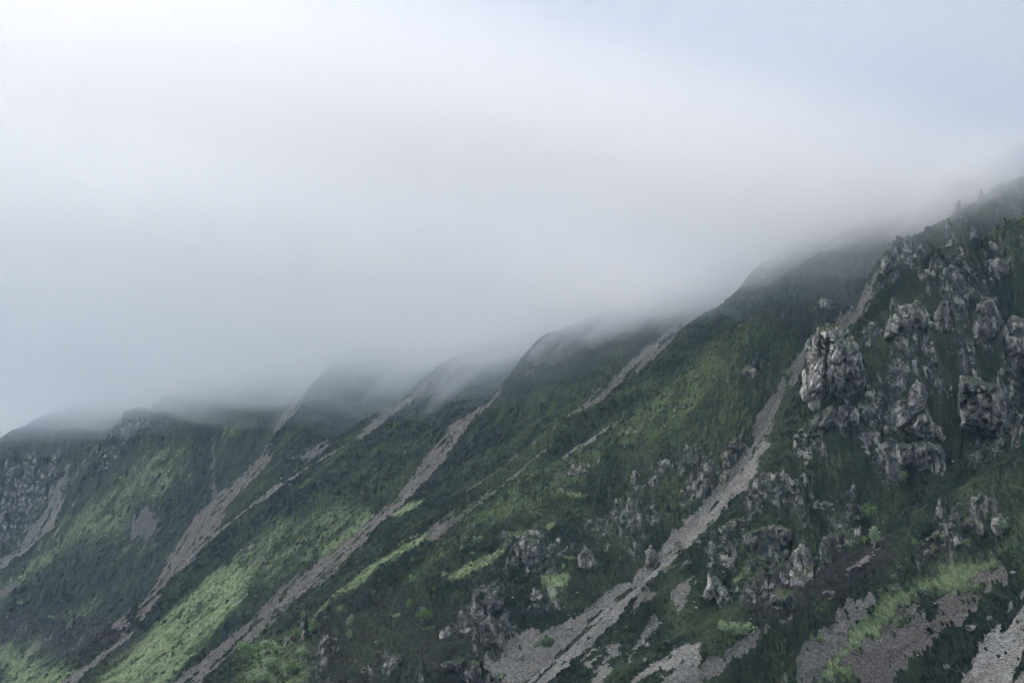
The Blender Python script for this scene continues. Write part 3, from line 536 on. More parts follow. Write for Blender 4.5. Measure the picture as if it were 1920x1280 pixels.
CR = [
 ('rock_tower', 'tall rock tower with a dark upright cleft and mossy top beside the scree chute', [(1553, 607), (1575, 603), (1590, 612), (1600, 632), (1612, 650), (1622, 680), (1625, 705), (1622, 727), (1610, 737), (1580, 745), (1560, 747), (1545, 760), (1540, 772), (1526, 790), (1517, 775), (1515, 757), (1502, 747), (1499, 735), (1504, 700), (1504, 670), (1508, 645), (1522, 628), (1535, 613)], 11, 1.25, [((1552, 640), (1549, 690), 5, 7), ((1549, 690), (1545, 755), 5, 7), ((1536, 640), (1540, 680), 2, 3), ((1585, 650), (1583, 735), 3, 3.5)], .8),
 ('crag', 'fluted crag on the skyline side above and right of the rock tower', [(1655, 640), (1658, 615), (1668, 592), (1690, 572), (1720, 560), (1738, 575), (1746, 592), (1736, 618), (1700, 630), (1670, 634)], 6, 1.1, [], .5),
 ('crag', 'narrow upright crag beside the fluted crag above the rock tower', [(1745, 622), (1750, 588), (1765, 562), (1778, 560), (1783, 590), (1780, 627), (1762, 632)], 5, .95, [], .5),
 ('crag', 'tall smooth grey slab high on the right side', [(1820, 640), (1822, 600), (1832, 568), (1848, 553), (1862, 560), (1880, 595), (1872, 622), (1852, 645), (1832, 648)], 6, .85, [], .6),
 ('crag', 'blocky pale crag cut by the right edge', [(1882, 610), (1895, 590), (1935, 596), (1935, 700), (1900, 685), (1882, 655)], 6, 1.1, [], .5),
 ('crag', 'small pointed stone left of the pale central crag', [(1680, 702), (1690, 698), (1700, 715), (1703, 733), (1688, 742), (1679, 728)], 3, 1.35, [], .6),
 ('crag', 'pale central crag with a pointed top below the high slab', [(1700, 745), (1708, 722), (1720, 709), (1732, 720), (1740, 740), (1738, 765), (1752, 790), (1766, 802), (1773, 822), (1768, 836), (1740, 822), (1680, 812), (1671, 805), (1668, 778), (1674, 752), (1690, 746)], 7, 1.3, [((1735, 765), (1690, 800), 2.5, 2)], .6, .5),
 ('crag', 'striped cliff band under the pale central crag', [(1676, 826), (1700, 830), (1740, 825), (1765, 834), (1773, 850), (1776, 900), (1762, 906), (1742, 882), (1718, 888), (1702, 872), (1682, 880), (1678, 852)], 5, 1.15, [((1712, 840), (1716, 885), 3, 3), ((1750, 845), (1752, 890), 3, 3)], .7),
 ('crag', 'large dark crag with a paler square face right of the central crag', [(1795, 740), (1800, 702), (1830, 708), (1872, 720), (1888, 745), (1890, 790), (1880, 850), (1868, 812), (1842, 803), (1802, 800), (1795, 770)], 8, .85, [((1857, 745), (1860, 800), 3, 3.5), ((1805, 738), (1850, 735), 3, 3)], .65),
 ('crag', 'low pale outcrop behind the pointed top of the central crag', [(1740, 735), (1745, 702), (1762, 700), (1786, 722), (1782, 752), (1762, 745)], 4, 1.2, [], .5),
 ('crag', 'rounded purple grey boulder crag at the foot of the rock tower', [(1568, 775), (1574, 760), (1590, 755), (1606, 762), (1615, 778), (1613, 795), (1598, 801), (1574, 802), (1567, 788)], 5, 1.25, [((1592, 762), (1594, 800), 2, 3)], .7),
 ('crag', 'dark rock base directly under the rock tower', [(1508, 824), (1516, 795), (1540, 770), (1565, 752), (1572, 785), (1560, 805), (1535, 818)], 4, .5, [], .5),
 ('crag', 'pale jagged rock fin low in the gully side, left of the lower crags', [(1328, 1072), (1341, 1079), (1360, 1094), (1368, 1113), (1364, 1136), (1348, 1142), (1338, 1120), (1326, 1128), (1315, 1120), (1321, 1104), (1326, 1090)], 5, 1.55, [((1336, 1085), (1346, 1130), 2, 2.5)], .75, -.35),
 ('crag', 'slim pale pillar above the pale jagged fin', [(1371, 1022), (1380, 1020), (1384, 1040), (1382, 1062), (1373, 1066), (1367, 1048)], 3, 1.45, [], .8),
 ('crag', 'tall grey pillar at the right end of the lower crags', [(1484, 1029), (1505, 1017), (1519, 1029), (1526, 1059), (1524, 1094), (1515, 1090), (1508, 1113), (1484, 1101), (1479, 1071), (1486, 1060), (1481, 1047)], 6, 1.3, [((1500, 1040), (1512, 1090), 2.5, 3)], .8, -.2),
 ('crag', 'square dark block with an overhang at the bottom of the lower crags', [(1444, 1110), (1458, 1101), (1486, 1105), (1496, 1120), (1488, 1146), (1458, 1149), (1444, 1141)], 5, .8, [((1455, 1132), (1480, 1132), 5, 3)], .75),
 ('crag', 'smooth sloping purple slab beside the tall grey pillar', [(1430, 1045), (1458, 1031), (1480, 1029), (1478, 1047), (1458, 1060), (1437, 1055)], 3, .9, [], .3, 1.0),
 ('crag', 'wide dome of purple rock right of the tall grey pillar', [(1540, 1007), (1570, 990), (1596, 995), (1612, 1008), (1618, 1024), (1603, 1034), (1561, 1029), (1543, 1022)], 5, .75, [], .5),
 ('crag', 'long overhanging dark cliff across the top of the lower crags', [(1392, 1003), (1411, 990), (1450, 980), (1484, 990), (1487, 1015), (1453, 1029), (1411, 1034), (1395, 1026)], 5, .8, [((1428, 998), (1430, 1030), 3, 3), ((1460, 995), (1462, 1025), 3, 3)], .75),
 ('crag', 'long purple rock rib on the upper left shoulder of the lower crags', [(1343, 990), (1372, 972), (1400, 962), (1422, 952), (1428, 964), (1400, 985), (1380, 996), (1352, 1002)], 4, .95, [], .4, .8),
 ('crag', 'small bright outcrop above the lower crags', [(1444, 914), (1462, 905), (1480, 914), (1474, 927), (1452, 928)], 3, 1.3, [], .6),
 ('crag', 'flat bluish slab in heather above the lower crags', [(1510, 952), (1530, 940), (1554, 935), (1566, 946), (1540, 958)], 3, .9, [], .3),
 ('crag', 'rust stained bluish slab below the overhanging cliff', [(1385, 1118), (1402, 1085), (1425, 1070), (1440, 1086), (1424, 1116), (1406, 1135), (1388, 1130)], 4, .8, [], .4, 1.0),
 ('crag', 'dark rock wall on the left bank of the pale scree run', [(1208, 1030), (1222, 1018), (1232, 1040), (1228, 1062), (1212, 1064)], 4, .7, [], .7),
 ('crag', 'grey crag below the grassy top of the broad spur', [(962, 1018), (982, 1003), (1010, 1010), (1014, 1040), (998, 1066), (975, 1048), (962, 1034)], 5, 1.05, [((985, 1015), (988, 1050), 2, 2.5)], .75),
 ('crag', 'pair of pale rounded rocks beside the bright green hollow', [(1083, 1044), (1096, 1020), (1108, 1034), (1118, 1052), (1117, 1070), (1100, 1072), (1084, 1064)], 4, 1.35, [((1098, 1040), (1099, 1070), 2, 2.5)], .7),
 ('crag', 'broken upright crag left of the bright green hollow', [(905, 1102), (922, 1094), (942, 1098), (947, 1130), (932, 1150), (914, 1148), (906, 1124)], 5, 1.0, [], .7),
 ('crag', 'jagged grey crag low on the broad spur', [(898, 1165), (918, 1152), (938, 1160), (952, 1184), (948, 1222), (927, 1224), (902, 1204)], 5, .95, [], .7),
 ('crag', 'tan ribbed outcrop at the top left of the jagged grey crag', [(874, 1134), (895, 1113), (905, 1136), (896, 1156), (878, 1158)], 4, 1.3, [], .6),
 ('crag', 'small purple outcrop left of the tan ribbed outcrop', [(823, 1180), (842, 1170), (848, 1190), (838, 1202), (824, 1202)], 3, .9, [], .6),
 ('crag', 'leaning dark rock ribs near the bottom edge', [(718, 1250), (740, 1220), (756, 1226), (742, 1262), (726, 1272)], 4, .8, [], .6, .6),
 ('crag', 'long dark cliff at the bottom edge under the jagged grey crag', [(822, 1242), (868, 1230), (900, 1240), (906, 1290), (880, 1290), (855, 1255), (828, 1256)], 5, .8, [], .7),
 ('crag', 'dark wedge of rock bulging into the pale scree run', [(1237, 1084), (1243, 1064), (1270, 1054), (1288, 1045), (1303, 1052), (1284, 1066), (1258, 1078)], 3, .8, [], .5, 1.0),
 ('boulder', 'angular grey boulder on the left edge of the pale scree run', [(1262, 1036), (1264, 1016), (1277, 1013), (1282, 1030), (1270, 1040)], 3, .95, [], .8),
 ('boulder', 'dark lump of rock at the upper edge of the bracken band', [(1664, 1110), (1670, 1096), (1686, 1093), (1691, 1106), (1680, 1112)], 3, .95, [], .8),
 ('crag', 'low pink grey outcrop on the small ridge under the big crags', [(1716, 1044), (1725, 1030), (1750, 1018), (1762, 1024), (1756, 1038), (1732, 1046)], 3, .9, [], .4),
 ('crag', 'upright ribbed crag above the bracken band', [(1800, 985), (1815, 966), (1834, 960), (1846, 985), (1846, 1008), (1826, 1003), (1808, 998)], 4, .9, [], .7),
 ('crag', 'grey ribbed crag at the right, beside the slender tree', [(1855, 968), (1880, 960), (1890, 985), (1878, 1006), (1860, 1002)], 4, .85, [], .7),
 ('crag', 'dark rocky nose on the crest of the far left spur', [(243, 806), (250, 790), (262, 778), (276, 780), (286, 790), (290, 804), (262, 812)], 6, .6, [], .7),
 ('boulder', 'large dark boulder at the top of the left edge scree run', [(94, 888), (100, 878), (116, 876), (129, 885), (122, 898), (102, 898)], 5, .55, [], .7),
 ('boulder', 'smaller dark boulder sitting in the left edge scree run', [(111, 914), (118, 907), (130, 909), (130, 918), (116, 920)], 3, .5, [], .7),
 ('rock_pinnacle', 'small rock pinnacle on the crest of the third spur', [(826, 714), (828, 701), (832, 696), (837, 703), (837, 715)], 2.5, .5, [], .9),
 ('crag', 'square fogbound block on the skyline above the scree chute', [(1652, 512), (1652, 486), (1662, 479), (1690, 474), (1704, 486), (1690, 502), (1672, 512)], 5, .7, [], .7),
 ('crag', 'small grey outcrop high on the broad grassy spur', [(1388, 694), (1400, 683), (1416, 686), (1426, 702), (1418, 718), (1400, 710)], 4, .9, [], .6),
 ('crag', 'pale outcrop near the top right skyline', [(1842, 490), (1860, 484), (1893, 486), (1891, 513), (1873, 528), (1848, 517)], 5, .9, [], .6),
 ('crag', 'group of pale blocks left of the pale skyline outcrop', [(1715, 512), (1737, 504), (1762, 512), (1750, 530), (1724, 528)], 4, 1.0, [], .5),
 ('crag', 'rough bright rocks just above the rock tower on the dark spur', [(1530, 566), (1542, 556), (1562, 562), (1568, 582), (1548, 588)], 4, .95, [], .5),
 ('crag', 'dark crag on the flank of the broad spur beside the scree gully', [(1352, 856), (1368, 826), (1392, 812), (1400, 838), (1384, 868), (1362, 884)], 5, .65, [], .7),
 ('crag', 'small crag cap in the middle of the broad grassy spur', [(1058, 890), (1072, 868), (1098, 862), (1112, 874), (1100, 892), (1078, 898)], 4, .95, [], .6),
 ('crag', 'ribbed grey crag hanging over the left side of the gully', [(1300, 905), (1318, 880), (1338, 884), (1340, 915), (1322, 938), (1304, 934)], 5, .7, [], .7),
]
for k, r_ in enumerate(CR):
    nm, lab, poly, thick, br, cl, up = r_[:7]; lean = r_[7] if len(r_) > 7 else 0.0
    crag(nm, {'crag': 'crag', 'rock_tower': 'rock tower', 'boulder': 'boulder', 'rock_pinnacle': 'rock pinnacle'}[nm], lab, poly, thick, br, cl, up, 200 + k, lean)
print('crags', round(time.time() - T0, 1))

# ------------------------------------------------------------------ loose boulders
def boulder_mesh(seed):
    n = 14; V = []; Fc = []
    u = np.linspace(0, 2 * np.pi, n, endpoint=False); v = np.linspace(-.5 * np.pi, .5 * np.pi, 9)
    U, W = np.meshgrid(u, v); d = np.stack([np.cos(W) * np.cos(U), np.cos(W) * np.sin(U), np.sin(W)], -1).reshape(-1, 3)
    pl = np.random.default_rng(seed).normal(size=(11, 3)); pl /= np.linalg.norm(pl, axis=1)[:, None]; h = .68 + .3 * np.random.default_rng(seed + 1).random(11)
    r_ = np.min(np.where(d @ pl.T > .05, h / np.maximum(d @ pl.T, .05), 9), axis=1); r_ = np.minimum(r_, 1.15)
    V = d * r_[:, None] * np.array([.5, .42, .36]); V[:, 2] += .2
    I = np.arange(n * 9).reshape(9, n); J = np.roll(I, -1, 1)
    Fc = np.stack([I[:-1], J[:-1], J[1:], I[1:]], -1).reshape(-1, 4)
    return V, Fc
def surf(px, py):
    x, y, z = lift(px, py); x = np.atleast_1d(x).astype(float); y = np.atleast_1d(y).astype(float)
    c_ = cover(x, y); return x, y, Hfull(x, y, c_), c_
BO = [(1822, 1196, 17, 1.9, 'whitish boulder in dark heather between the two bottom right screes'), (1775, 1259, 14, 1.7, 'pale boulder near the bottom edge, in heather left of the stone field'),
      (1743, 626, 17, 1.7, 'pale square boulder perched above the mossy ledge of the big crags'), (1900, 1085, 9, 1.5, 'small pale boulder in heather near the right edge'), (1855, 1160, 12, 1.3, 'grey boulder at the upper tip of the stone field'),
      (1555, 1126, 22, 1.2, 'flat tan boulder on the heather ridge below the lower crags'), (1254, 1207, 7, 1.9, 'little white boulder left of the bottom scree fan'), (1216, 1215, 11, 1.3, 'pinkish boulder between the scree strips at the bottom'),
      (1155, 1194, 6, 1.7, 'small white boulder right of the wide scree foot'), (1495, 838, 12, 1.4, 'pale upright boulder at the foot of the rock tower slope'), (1178, 1104, 6, 2.0, 'bright white stone on the left bank of the pale scree run'),
      (1210, 1240, 12, .9, 'dark boulder inside the green patch above the bottom scree'), (1310, 1030, 9, 1.3, 'grey boulder in grass just right of the pale scree run'), (1105, 1200, 9, .8, 'dark boulder lying on the wide foot of the scree'),
      (1068, 1182, 7, 1.9, 'tiny white stone above the grass strip'), (612, 862, 6, 1.7, 'white speck of a boulder above the short purple scree patch'), (706, 883, 5, 1.9, 'white speck of a boulder on the third spur'),
      (680, 930, 5, 1.7, 'pale speck of a boulder above the brown scree'), (365, 1024, 6, 1.5, 'pale boulder where the thin scree line meets the pinkish run'), (1700, 782, 10, 1.2, 'grey boulder in the mossy dip left of the central crag')]
protos = []
for k in range(5):
    V, Fc = boulder_mesh(40 + k); protos.append((V, Fc))
bmeshes = {}
def boulder(x, y, z, size, br, rot, label, group=None, k=0):
    key = (k, round(br, 1))
    if key not in bmeshes:
        o = mesh_obj('boulder', protos[k][0], protos[k][1], M_CRAG, smooth=False, attrs={'tint': np.tile([key[1], 0, 0, 1], (len(protos[k][0]), 1))}); bmeshes[key] = o.data
    else:
        o = bpy.data.objects.new('boulder', bmeshes[key]); col.objects.link(o)
    o.location = (x, y, z - .06 * size); o.scale = (size * 1.1, size, size); o.rotation_euler = (random.uniform(-.2, .2), random.uniform(-.2, .2), rot)
    tag(o, label, 'boulder', group)
bx_, by_, bz_, _c = surf([b[0] for b in BO], [b[1] for b in BO])
for k, b in enumerate(BO): boulder(bx_[k], by_[k], bz_[k], b[2] * by_[k] / F * 1.15, b[3], k * 1.3, b[4], None, k % 5)
ZB = [((1150, 1080, 1330, 1260), 14, 'small grey stone by the lower end of the pale scree run'), ((1560, 640, 1900, 900), 46, 'small pale stone among the big crags on the right'), ((1340, 900, 1620, 1120), 26, 'small pale stone among the lower crags'),
      ((1600, 1100, 1900, 1270), 22, 'small stone in heather and scree at the bottom right'), ((850, 1010, 1250, 1230), 26, 'small pale stone on the dark face of the broad spur'), ((560, 1130, 850, 1260), 14, 'small pale stone near the birches'),
      ((1380, 520, 1800, 640), 18, 'small pale stone on the high slopes under the cloud'), ((520, 830, 800, 960), 10, 'small pale stone on the third spur'), ((10, 880, 240, 1000), 12, 'small stone on the far left spurs')]
for (x0, y0, x1, y1), n, lab in ZB:
    px = rng.uniform(x0, x1, n); py = rng.uniform(y0, y1, n); sx, sy, sz, c_ = surf(px, py)
    for i in range(n):
        boulder(sx[i], sy[i], sz[i], rng.uniform(2.6, 6.5) * sy[i] / F, round(rng.uniform(.9, 1.9), 1), rng.uniform(0, 6), lab, lab.replace('small', 'loose small') + 's' if False else 'scattered ' + lab.replace('stone', 'stones'), int(rng.integers(5)))
print('boulders', round(time.time() - T0, 1))

# ------------------------------------------------------------------ trees and bushes
def simple_mat(name, c1, c2, scale=2.0, rough=.9, trans=0.0):
    s = NT(name); pos = s.n('ShaderNodeNewGeometry').outputs['Position']; b = s.n('ShaderNodeBsdfPrincipled')
    cl = s.mix(s.ramp(s.noise(scale, pos, 2), .38, .62), c1, c2); s.l(cl, b.inputs['Base Color']); b.inputs['Roughness'].default_value = rough; b.inputs['Specular IOR Level'].default_value = .2
    o = s.n('ShaderNodeOutputMaterial')
    if trans:
        tr = s.n('ShaderNodeBsdfTranslucent'); s.l(cl, tr.inputs[0]); mx = s.n('ShaderNodeMixShader'); mx.inputs[0].default_value = trans
        s.l(b.outputs[0], mx.inputs[1]); s.l(tr.outputs[0], mx.inputs[2]); s.l(mx.outputs[0], o.inputs[0])
    else: s.l(b.outputs[0], o.inputs[0])
    return s.m
M_BARK = simple_mat('pale_bark', (.16, .155, .14), (.30, .29, .27), 5)
M_LEAFS = {'pale': simple_mat('pale_leaves', (.30, .40, .23), (.48, .58, .38), 3, .8, .35), 'mid': simple_mat('green_leaves', (.17, .28, .11), (.30, .43, .18), 3, .8, .35), 'dark': simple_mat('dark_leaves', (.035, .075, .035), (.06, .12, .05), 3, .8, .3)}
def tube(pts, rads, k=6):
    V = []; Fc = []
    for i, (p_, r_) in enumerate(zip(pts, rads)):
        for a in range(k): V.append((p_[0] + r_ * math.cos(a * 2 * math.pi / k), p_[1] + r_ * math.sin(a * 2 * math.pi / k), p_[2]))
    for i in range(len(pts) - 1):
        for a in range(k): Fc.append((i * k + a, i * k + (a + 1) % k, (i + 1) * k + (a + 1) % k, (i + 1) * k + a))
    return V, Fc
def tree_geo(kind, seed):
    """unit-height tree: wood and leaf geometry"""
    rg = np.random.default_rng(seed); V = []; Fc = []
    def add(pts, rads):
        v, f = tube(pts, rads); o = len(V); V.extend(v); Fc.extend([tuple(i + o for i in q) for q in f])
    top = .82; bend = rg.normal(size=2) * .05
    tr = [(bend[0] * math.sin(h * 3), bend[1] * math.sin(h * 2.5), h) for h in np.linspace(-.08, top, 7)]
    tips = []
    if kind == 'bush':
        for q in range(9):
            a = rg.uniform(0, 6.28); L = rg.uniform(.5, .85); el = rg.uniform(.5, 1.3)
            pts = [(math.cos(a) * math.cos(el) * L * f, math.sin(a) * math.cos(el) * L * f, -.05 + math.sin(el) * L * f ** .9) for f in (0, .35, .7, 1)]
            add(pts, [.03, .022, .014, .005]); tips += pts[1:]
        cl = 46; rad = .15; lo = .12
    else:
        add(tr, list(np.linspace(.028, .006, 7)))
        nb = 11 if kind == 'birch' else 14; w_ = .2 if kind == 'birch' else .42
        for q in range(nb):
            h = rg.uniform(.3, .8) if kind == 'birch' else rg.uniform(.28, .7); a = rg.uniform(0, 6.28); L = w_ * rg.uniform(.6, 1.1) * (1.15 - .5 * h)
            b0 = (bend[0] * math.sin(h * 3), bend[1] * math.sin(h * 2.5), h)
            pts = [(b0[0] + math.cos(a) * L * f, b0[1] + math.sin(a) * L * f, h + L * (.9 if kind == 'birch' else .55) * f ** .8) for f in (0, .4, .75, 1)]
            add(pts, [.012, .009, .006, .003]); tips += pts[1:]
        tips += tr[4:]; cl = 34 if kind == 'birch' else 52; rad = .085 if kind == 'birch' else .12; lo = .25
    tips = np.array(tips); L = []; LF = []
    for q in range(cl):
        c = tips[rg.integers(len(tips))] + rg.normal(size=3) * .03; m = int(rg.integers(9, 20)); r_ = rad * rg.uniform(.5, 1.15)
        for e in range(m):
            p_ = c + rg.normal(size=3) * r_ * .5
            if p_[2] < lo * .6: continue
            a = rg.normal(size=3); a /= np.linalg.norm(a); b = np.cross(a, rg.normal(size=3)); b /= np.linalg.norm(b); sz = rg.uniform(.036, .066)
            o = len(L); L += [p_ - a * sz, p_ + b * sz * .7, p_ + a * sz, p_ - b * sz * .7]; LF.append((o, o + 1, o + 2, o + 3))
    return (np.array(V), Fc), (np.array(L), LF)
TG = {}
def tree(x, y, z, h, kind, leaf, label, group, wide=1.0, var=0):
    key = (kind, leaf, var)
    nm = {'birch': 'birch_tree', 'rowan': 'rowan_tree', 'bush': 'bush'}[kind]; pn = ('stems', 'foliage') if kind == 'bush' else ('trunk', 'crown')
    r_ = bpy.data.objects.new(nm, None); col.objects.link(r_); r_.location = (x, y, z - .05 * h); r_.scale = (h * wide, h * wide, h); r_.rotation_euler = (0, 0, rng.uniform(0, 6.28)); r_.empty_display_size = .2
    if key not in TG:
        (V, Fc), (L, LF) = tree_geo(kind, 300 + var * 7 + len(kind))
        a = mesh_obj(pn[0], V, Fc, M_BARK, r_); b = mesh_obj(pn[1], L, LF, M_LEAFS[leaf], r_, smooth=False); TG[key] = (a.data, b.data)
    else:
        for n_, d_ in zip(pn, TG[key]):
            o = bpy.data.objects.new(n_, d_); col.objects.link(o); o.parent = r_
    tag(r_, label, 'bush' if kind == 'bush' else 'tree', group); return r_
G1, G2, G3 = 'birches scattered low on the middle spur', 'bushes scattered on the slopes', 'trees growing among the crags'
TR = [(740, 1062, 16, 'birch', 'mid', G1, 'small birch on the bright grass edge of the middle spur'), (765, 1037, 9, 'bush', 'mid', G2, 'low bush behind the grass edge of the middle spur'), (864, 1044, 12, 'birch', 'pale', G1, 'small birch above the grassy shoulder'),
      (895, 1027, 14, 'rowan', 'pale', G1, 'pale spreading tree left of the grey crag below the spur top'), (887, 1049, 11, 'birch', 'mid', G1, 'faint thin birch just below the pale spreading tree'), (834, 1085, 12, 'bush', 'pale', G2, 'pale bush at the lower end of the grassy shoulder'),
      (771, 1107, 19, 'birch', 'pale', G1, 'thin pale birch in the open middle slope'), (812, 1117, 10, 'birch', 'mid', G1, 'small birch right of the thin pale birch'), (775, 1062, 10, 'birch', 'mid', G1, 'second small birch along the grass edge'),
      (640, 1149, 10, 'birch', 'mid', G1, 'small birch just below the bright grass edge'), (637, 1164, 17, 'birch', 'pale', G1, 'slim birch beside white stones near the spur edge'), (655, 1188, 22, 'birch', 'pale', G1, 'tall pale birch with bare lower trunk on the spur'),
      (652, 1212, 19, 'birch', 'pale', G1, 'bushy birch below the tall pale birch'), (609, 1150, 9, 'birch', 'pale', G1, 'tiny birch on the skyline of the spur edge'), (582, 1194, 24, 'birch', 'mid', G1, 'tall thin birch with long trunk at the foot of the grass edge'),
      (566, 1162, 16, 'birch', 'mid', G1, 'slender birch above the small scree tongue'), (795, 1182, 28, 'rowan', 'mid', G1, 'broad leafy tree in the middle of the dark spur'), (765, 1152, 18, 'birch', 'mid', G1, 'upright birch above the broad leafy tree'),
      (742, 1164, 13, 'bush', 'pale', G2, 'pale bush left of the upright birch'), (803, 1192, 11, 'bush', 'mid', G2, 'green bush under the broad leafy tree'), (557, 1207, 18, 'birch', 'mid', G1, 'leafy birch right of the scree tongue'), (499, 1187, 16, 'birch', 'mid', G1, 'lone birch left of the scree tongue'),
      (567, 1240, 22, 'rowan', 'pale', G1, 'pale round tree above the bottom birches'), (519, 1246, 28, 'birch', 'pale', G1, 'pale forked birch in the bottom cluster'), (504, 1232, 22, 'rowan', 'pale', G1, 'pale rounded tree behind the forked birch'),
      (484, 1228, 34, 'bush', 'mid', G2, 'deep green round bush at the left of the birch cluster'), (502, 1264, 22, 'rowan', 'pale', G1, 'low pale tree below the forked birch'), (542, 1272, 22, 'rowan', 'mid', G1, 'leafy tree near the bottom edge right of the forked birch'),
      (560, 1262, 15, 'bush', 'pale', G2, 'pale bush right of the bottom leafy tree'), (632, 1224, 17, 'bush', 'mid', G2, 'wide green bush left of the bushy birch'), (480, 1278, 24, 'bush', 'pale', G2, 'pale bush at the bottom edge left of the birch cluster'), (1071, 1054, 12, 'bush', 'mid', G2, 'small bush left of the pair of pale rounded rocks'),
      (1055, 1072, 10, 'birch', 'mid', G3, 'tiny birch above the bright green hollow'), (1637, 1030, 36, 'birch', 'pale', G3, 'tall pale birch with a straight trunk beside the purple rock dome'), (1621, 1026, 16, 'birch', 'mid', G3, 'short green birch left of the tall pale birch'),
      (1717, 1024, 15, 'bush', 'mid', G2, 'bright bush beside the thin scree thread'), (1768, 1017, 10, 'bush', 'mid', G2, 'small bush under the upright ribbed crag'), (1878, 1017, 30, 'birch', 'pale', G3, 'slender grey green tree near the right edge'),
      (1818, 1044, 18, 'birch', 'mid', G3, 'thin tree above the top of the bracken band'), (1535, 1206, 20, 'bush', 'mid', G2, 'green bush left of the brown grey scree'), (1387, 1202, 36, 'bush', 'pale', G2, 'large round pale bush below the lower crags'),
      (1625, 972, 30, 'rowan', 'mid', G3, 'wide spreading rowan growing between the upper and lower crags'), (1468, 1074, 14, 'birch', 'mid', G3, 'small tree on the ledge left of the tall grey pillar'), (1697, 922, 18, 'birch', 'mid', G3, 'green sapling under the striped cliff band'),
      (1427, 1062, 10, 'bush', 'mid', G2, 'small bush below the overhanging cliff'), (40, 1134, 10, 'bush', 'mid', G2, 'small bush on the far left slope'), (100, 1162, 9, 'bush', 'mid', G2, 'little bush above the purple heather at the left'),
      (295, 1184, 10, 'birch', 'mid', G1, 'small tree at the top left of the pale bracken meadow'), (1185, 905, 8, 'bush', 'mid', G2, 'small green bush high on the broad spur'), (700, 1120, 10, 'birch', 'mid', G1, 'tiny birch below the bright grass strip')]
tx_, ty_, tz_, _c = surf([b[0] for b in TR], [b[1] for b in TR])
for k, b in enumerate(TR):
    tree(tx_[k], ty_[k], tz_[k], b[2] * 1.3 * ty_[k] / F, b[3], b[4], b[6], b[5], 1.3 if b[3] != 'bush' else 1.05, k % 3)
print('trees', round(time.time() - T0, 1))

# ------------------------------------------------------------------ heather and bracken tussocks (uncountable)
def leafmat(name):
    s = NT(name); a = s.n('ShaderNodeAttribute', attribute_name='tone'); b = s.n('ShaderNodeBsdfPrincipled'); s.l(a.outputs[0], b.inputs['Base Color'])
    b.inputs['Roughness'].default_value = .95; b.inputs['Specular IOR Level'].default_value = .1; s.l(b.outputs[0], s.n('ShaderNodeOutputMaterial').inputs[0]); return s.m
def sample(pick, N_, rg, rmax):
    """random spots on the mountainside, as many as N_, where pick says the cover suits"""
    i0, i1 = np.searchsorted(rad, [300, rmax]); i = rg.integers(i0, i1, N_ * 4); j = rg.integers(70, len(th) - 70, N_ * 4); q = i * len(th) + j
    c_ = {k: v[q] for k, v in cv.items()}; w_ = pick(c_, X[q], Y[q]); ok = np.flatnonzero(rg.random(len(q)) < w_)[:N_]
    q = q[ok]; i = i[ok]; j = j[ok]; u = rg.random(len(q)); v = rg.random(len(q)); Zg = Z.reshape(RR.shape)
    r_ = rad[i] * (1 - u) + rad[i + 1] * u; t_ = th[j] * (1 - v) + th[j + 1] * v
    z = (Zg[i, j] * (1 - v) + Zg[i, j + 1] * v) * (1 - u) + (Zg[i + 1, j] * (1 - v) + Zg[i + 1, j + 1] * v) * u
    return r_ * np.sin(t_), r_ * np.cos(t_), z, {k: a_[q] for k, a_ in cv.items()}
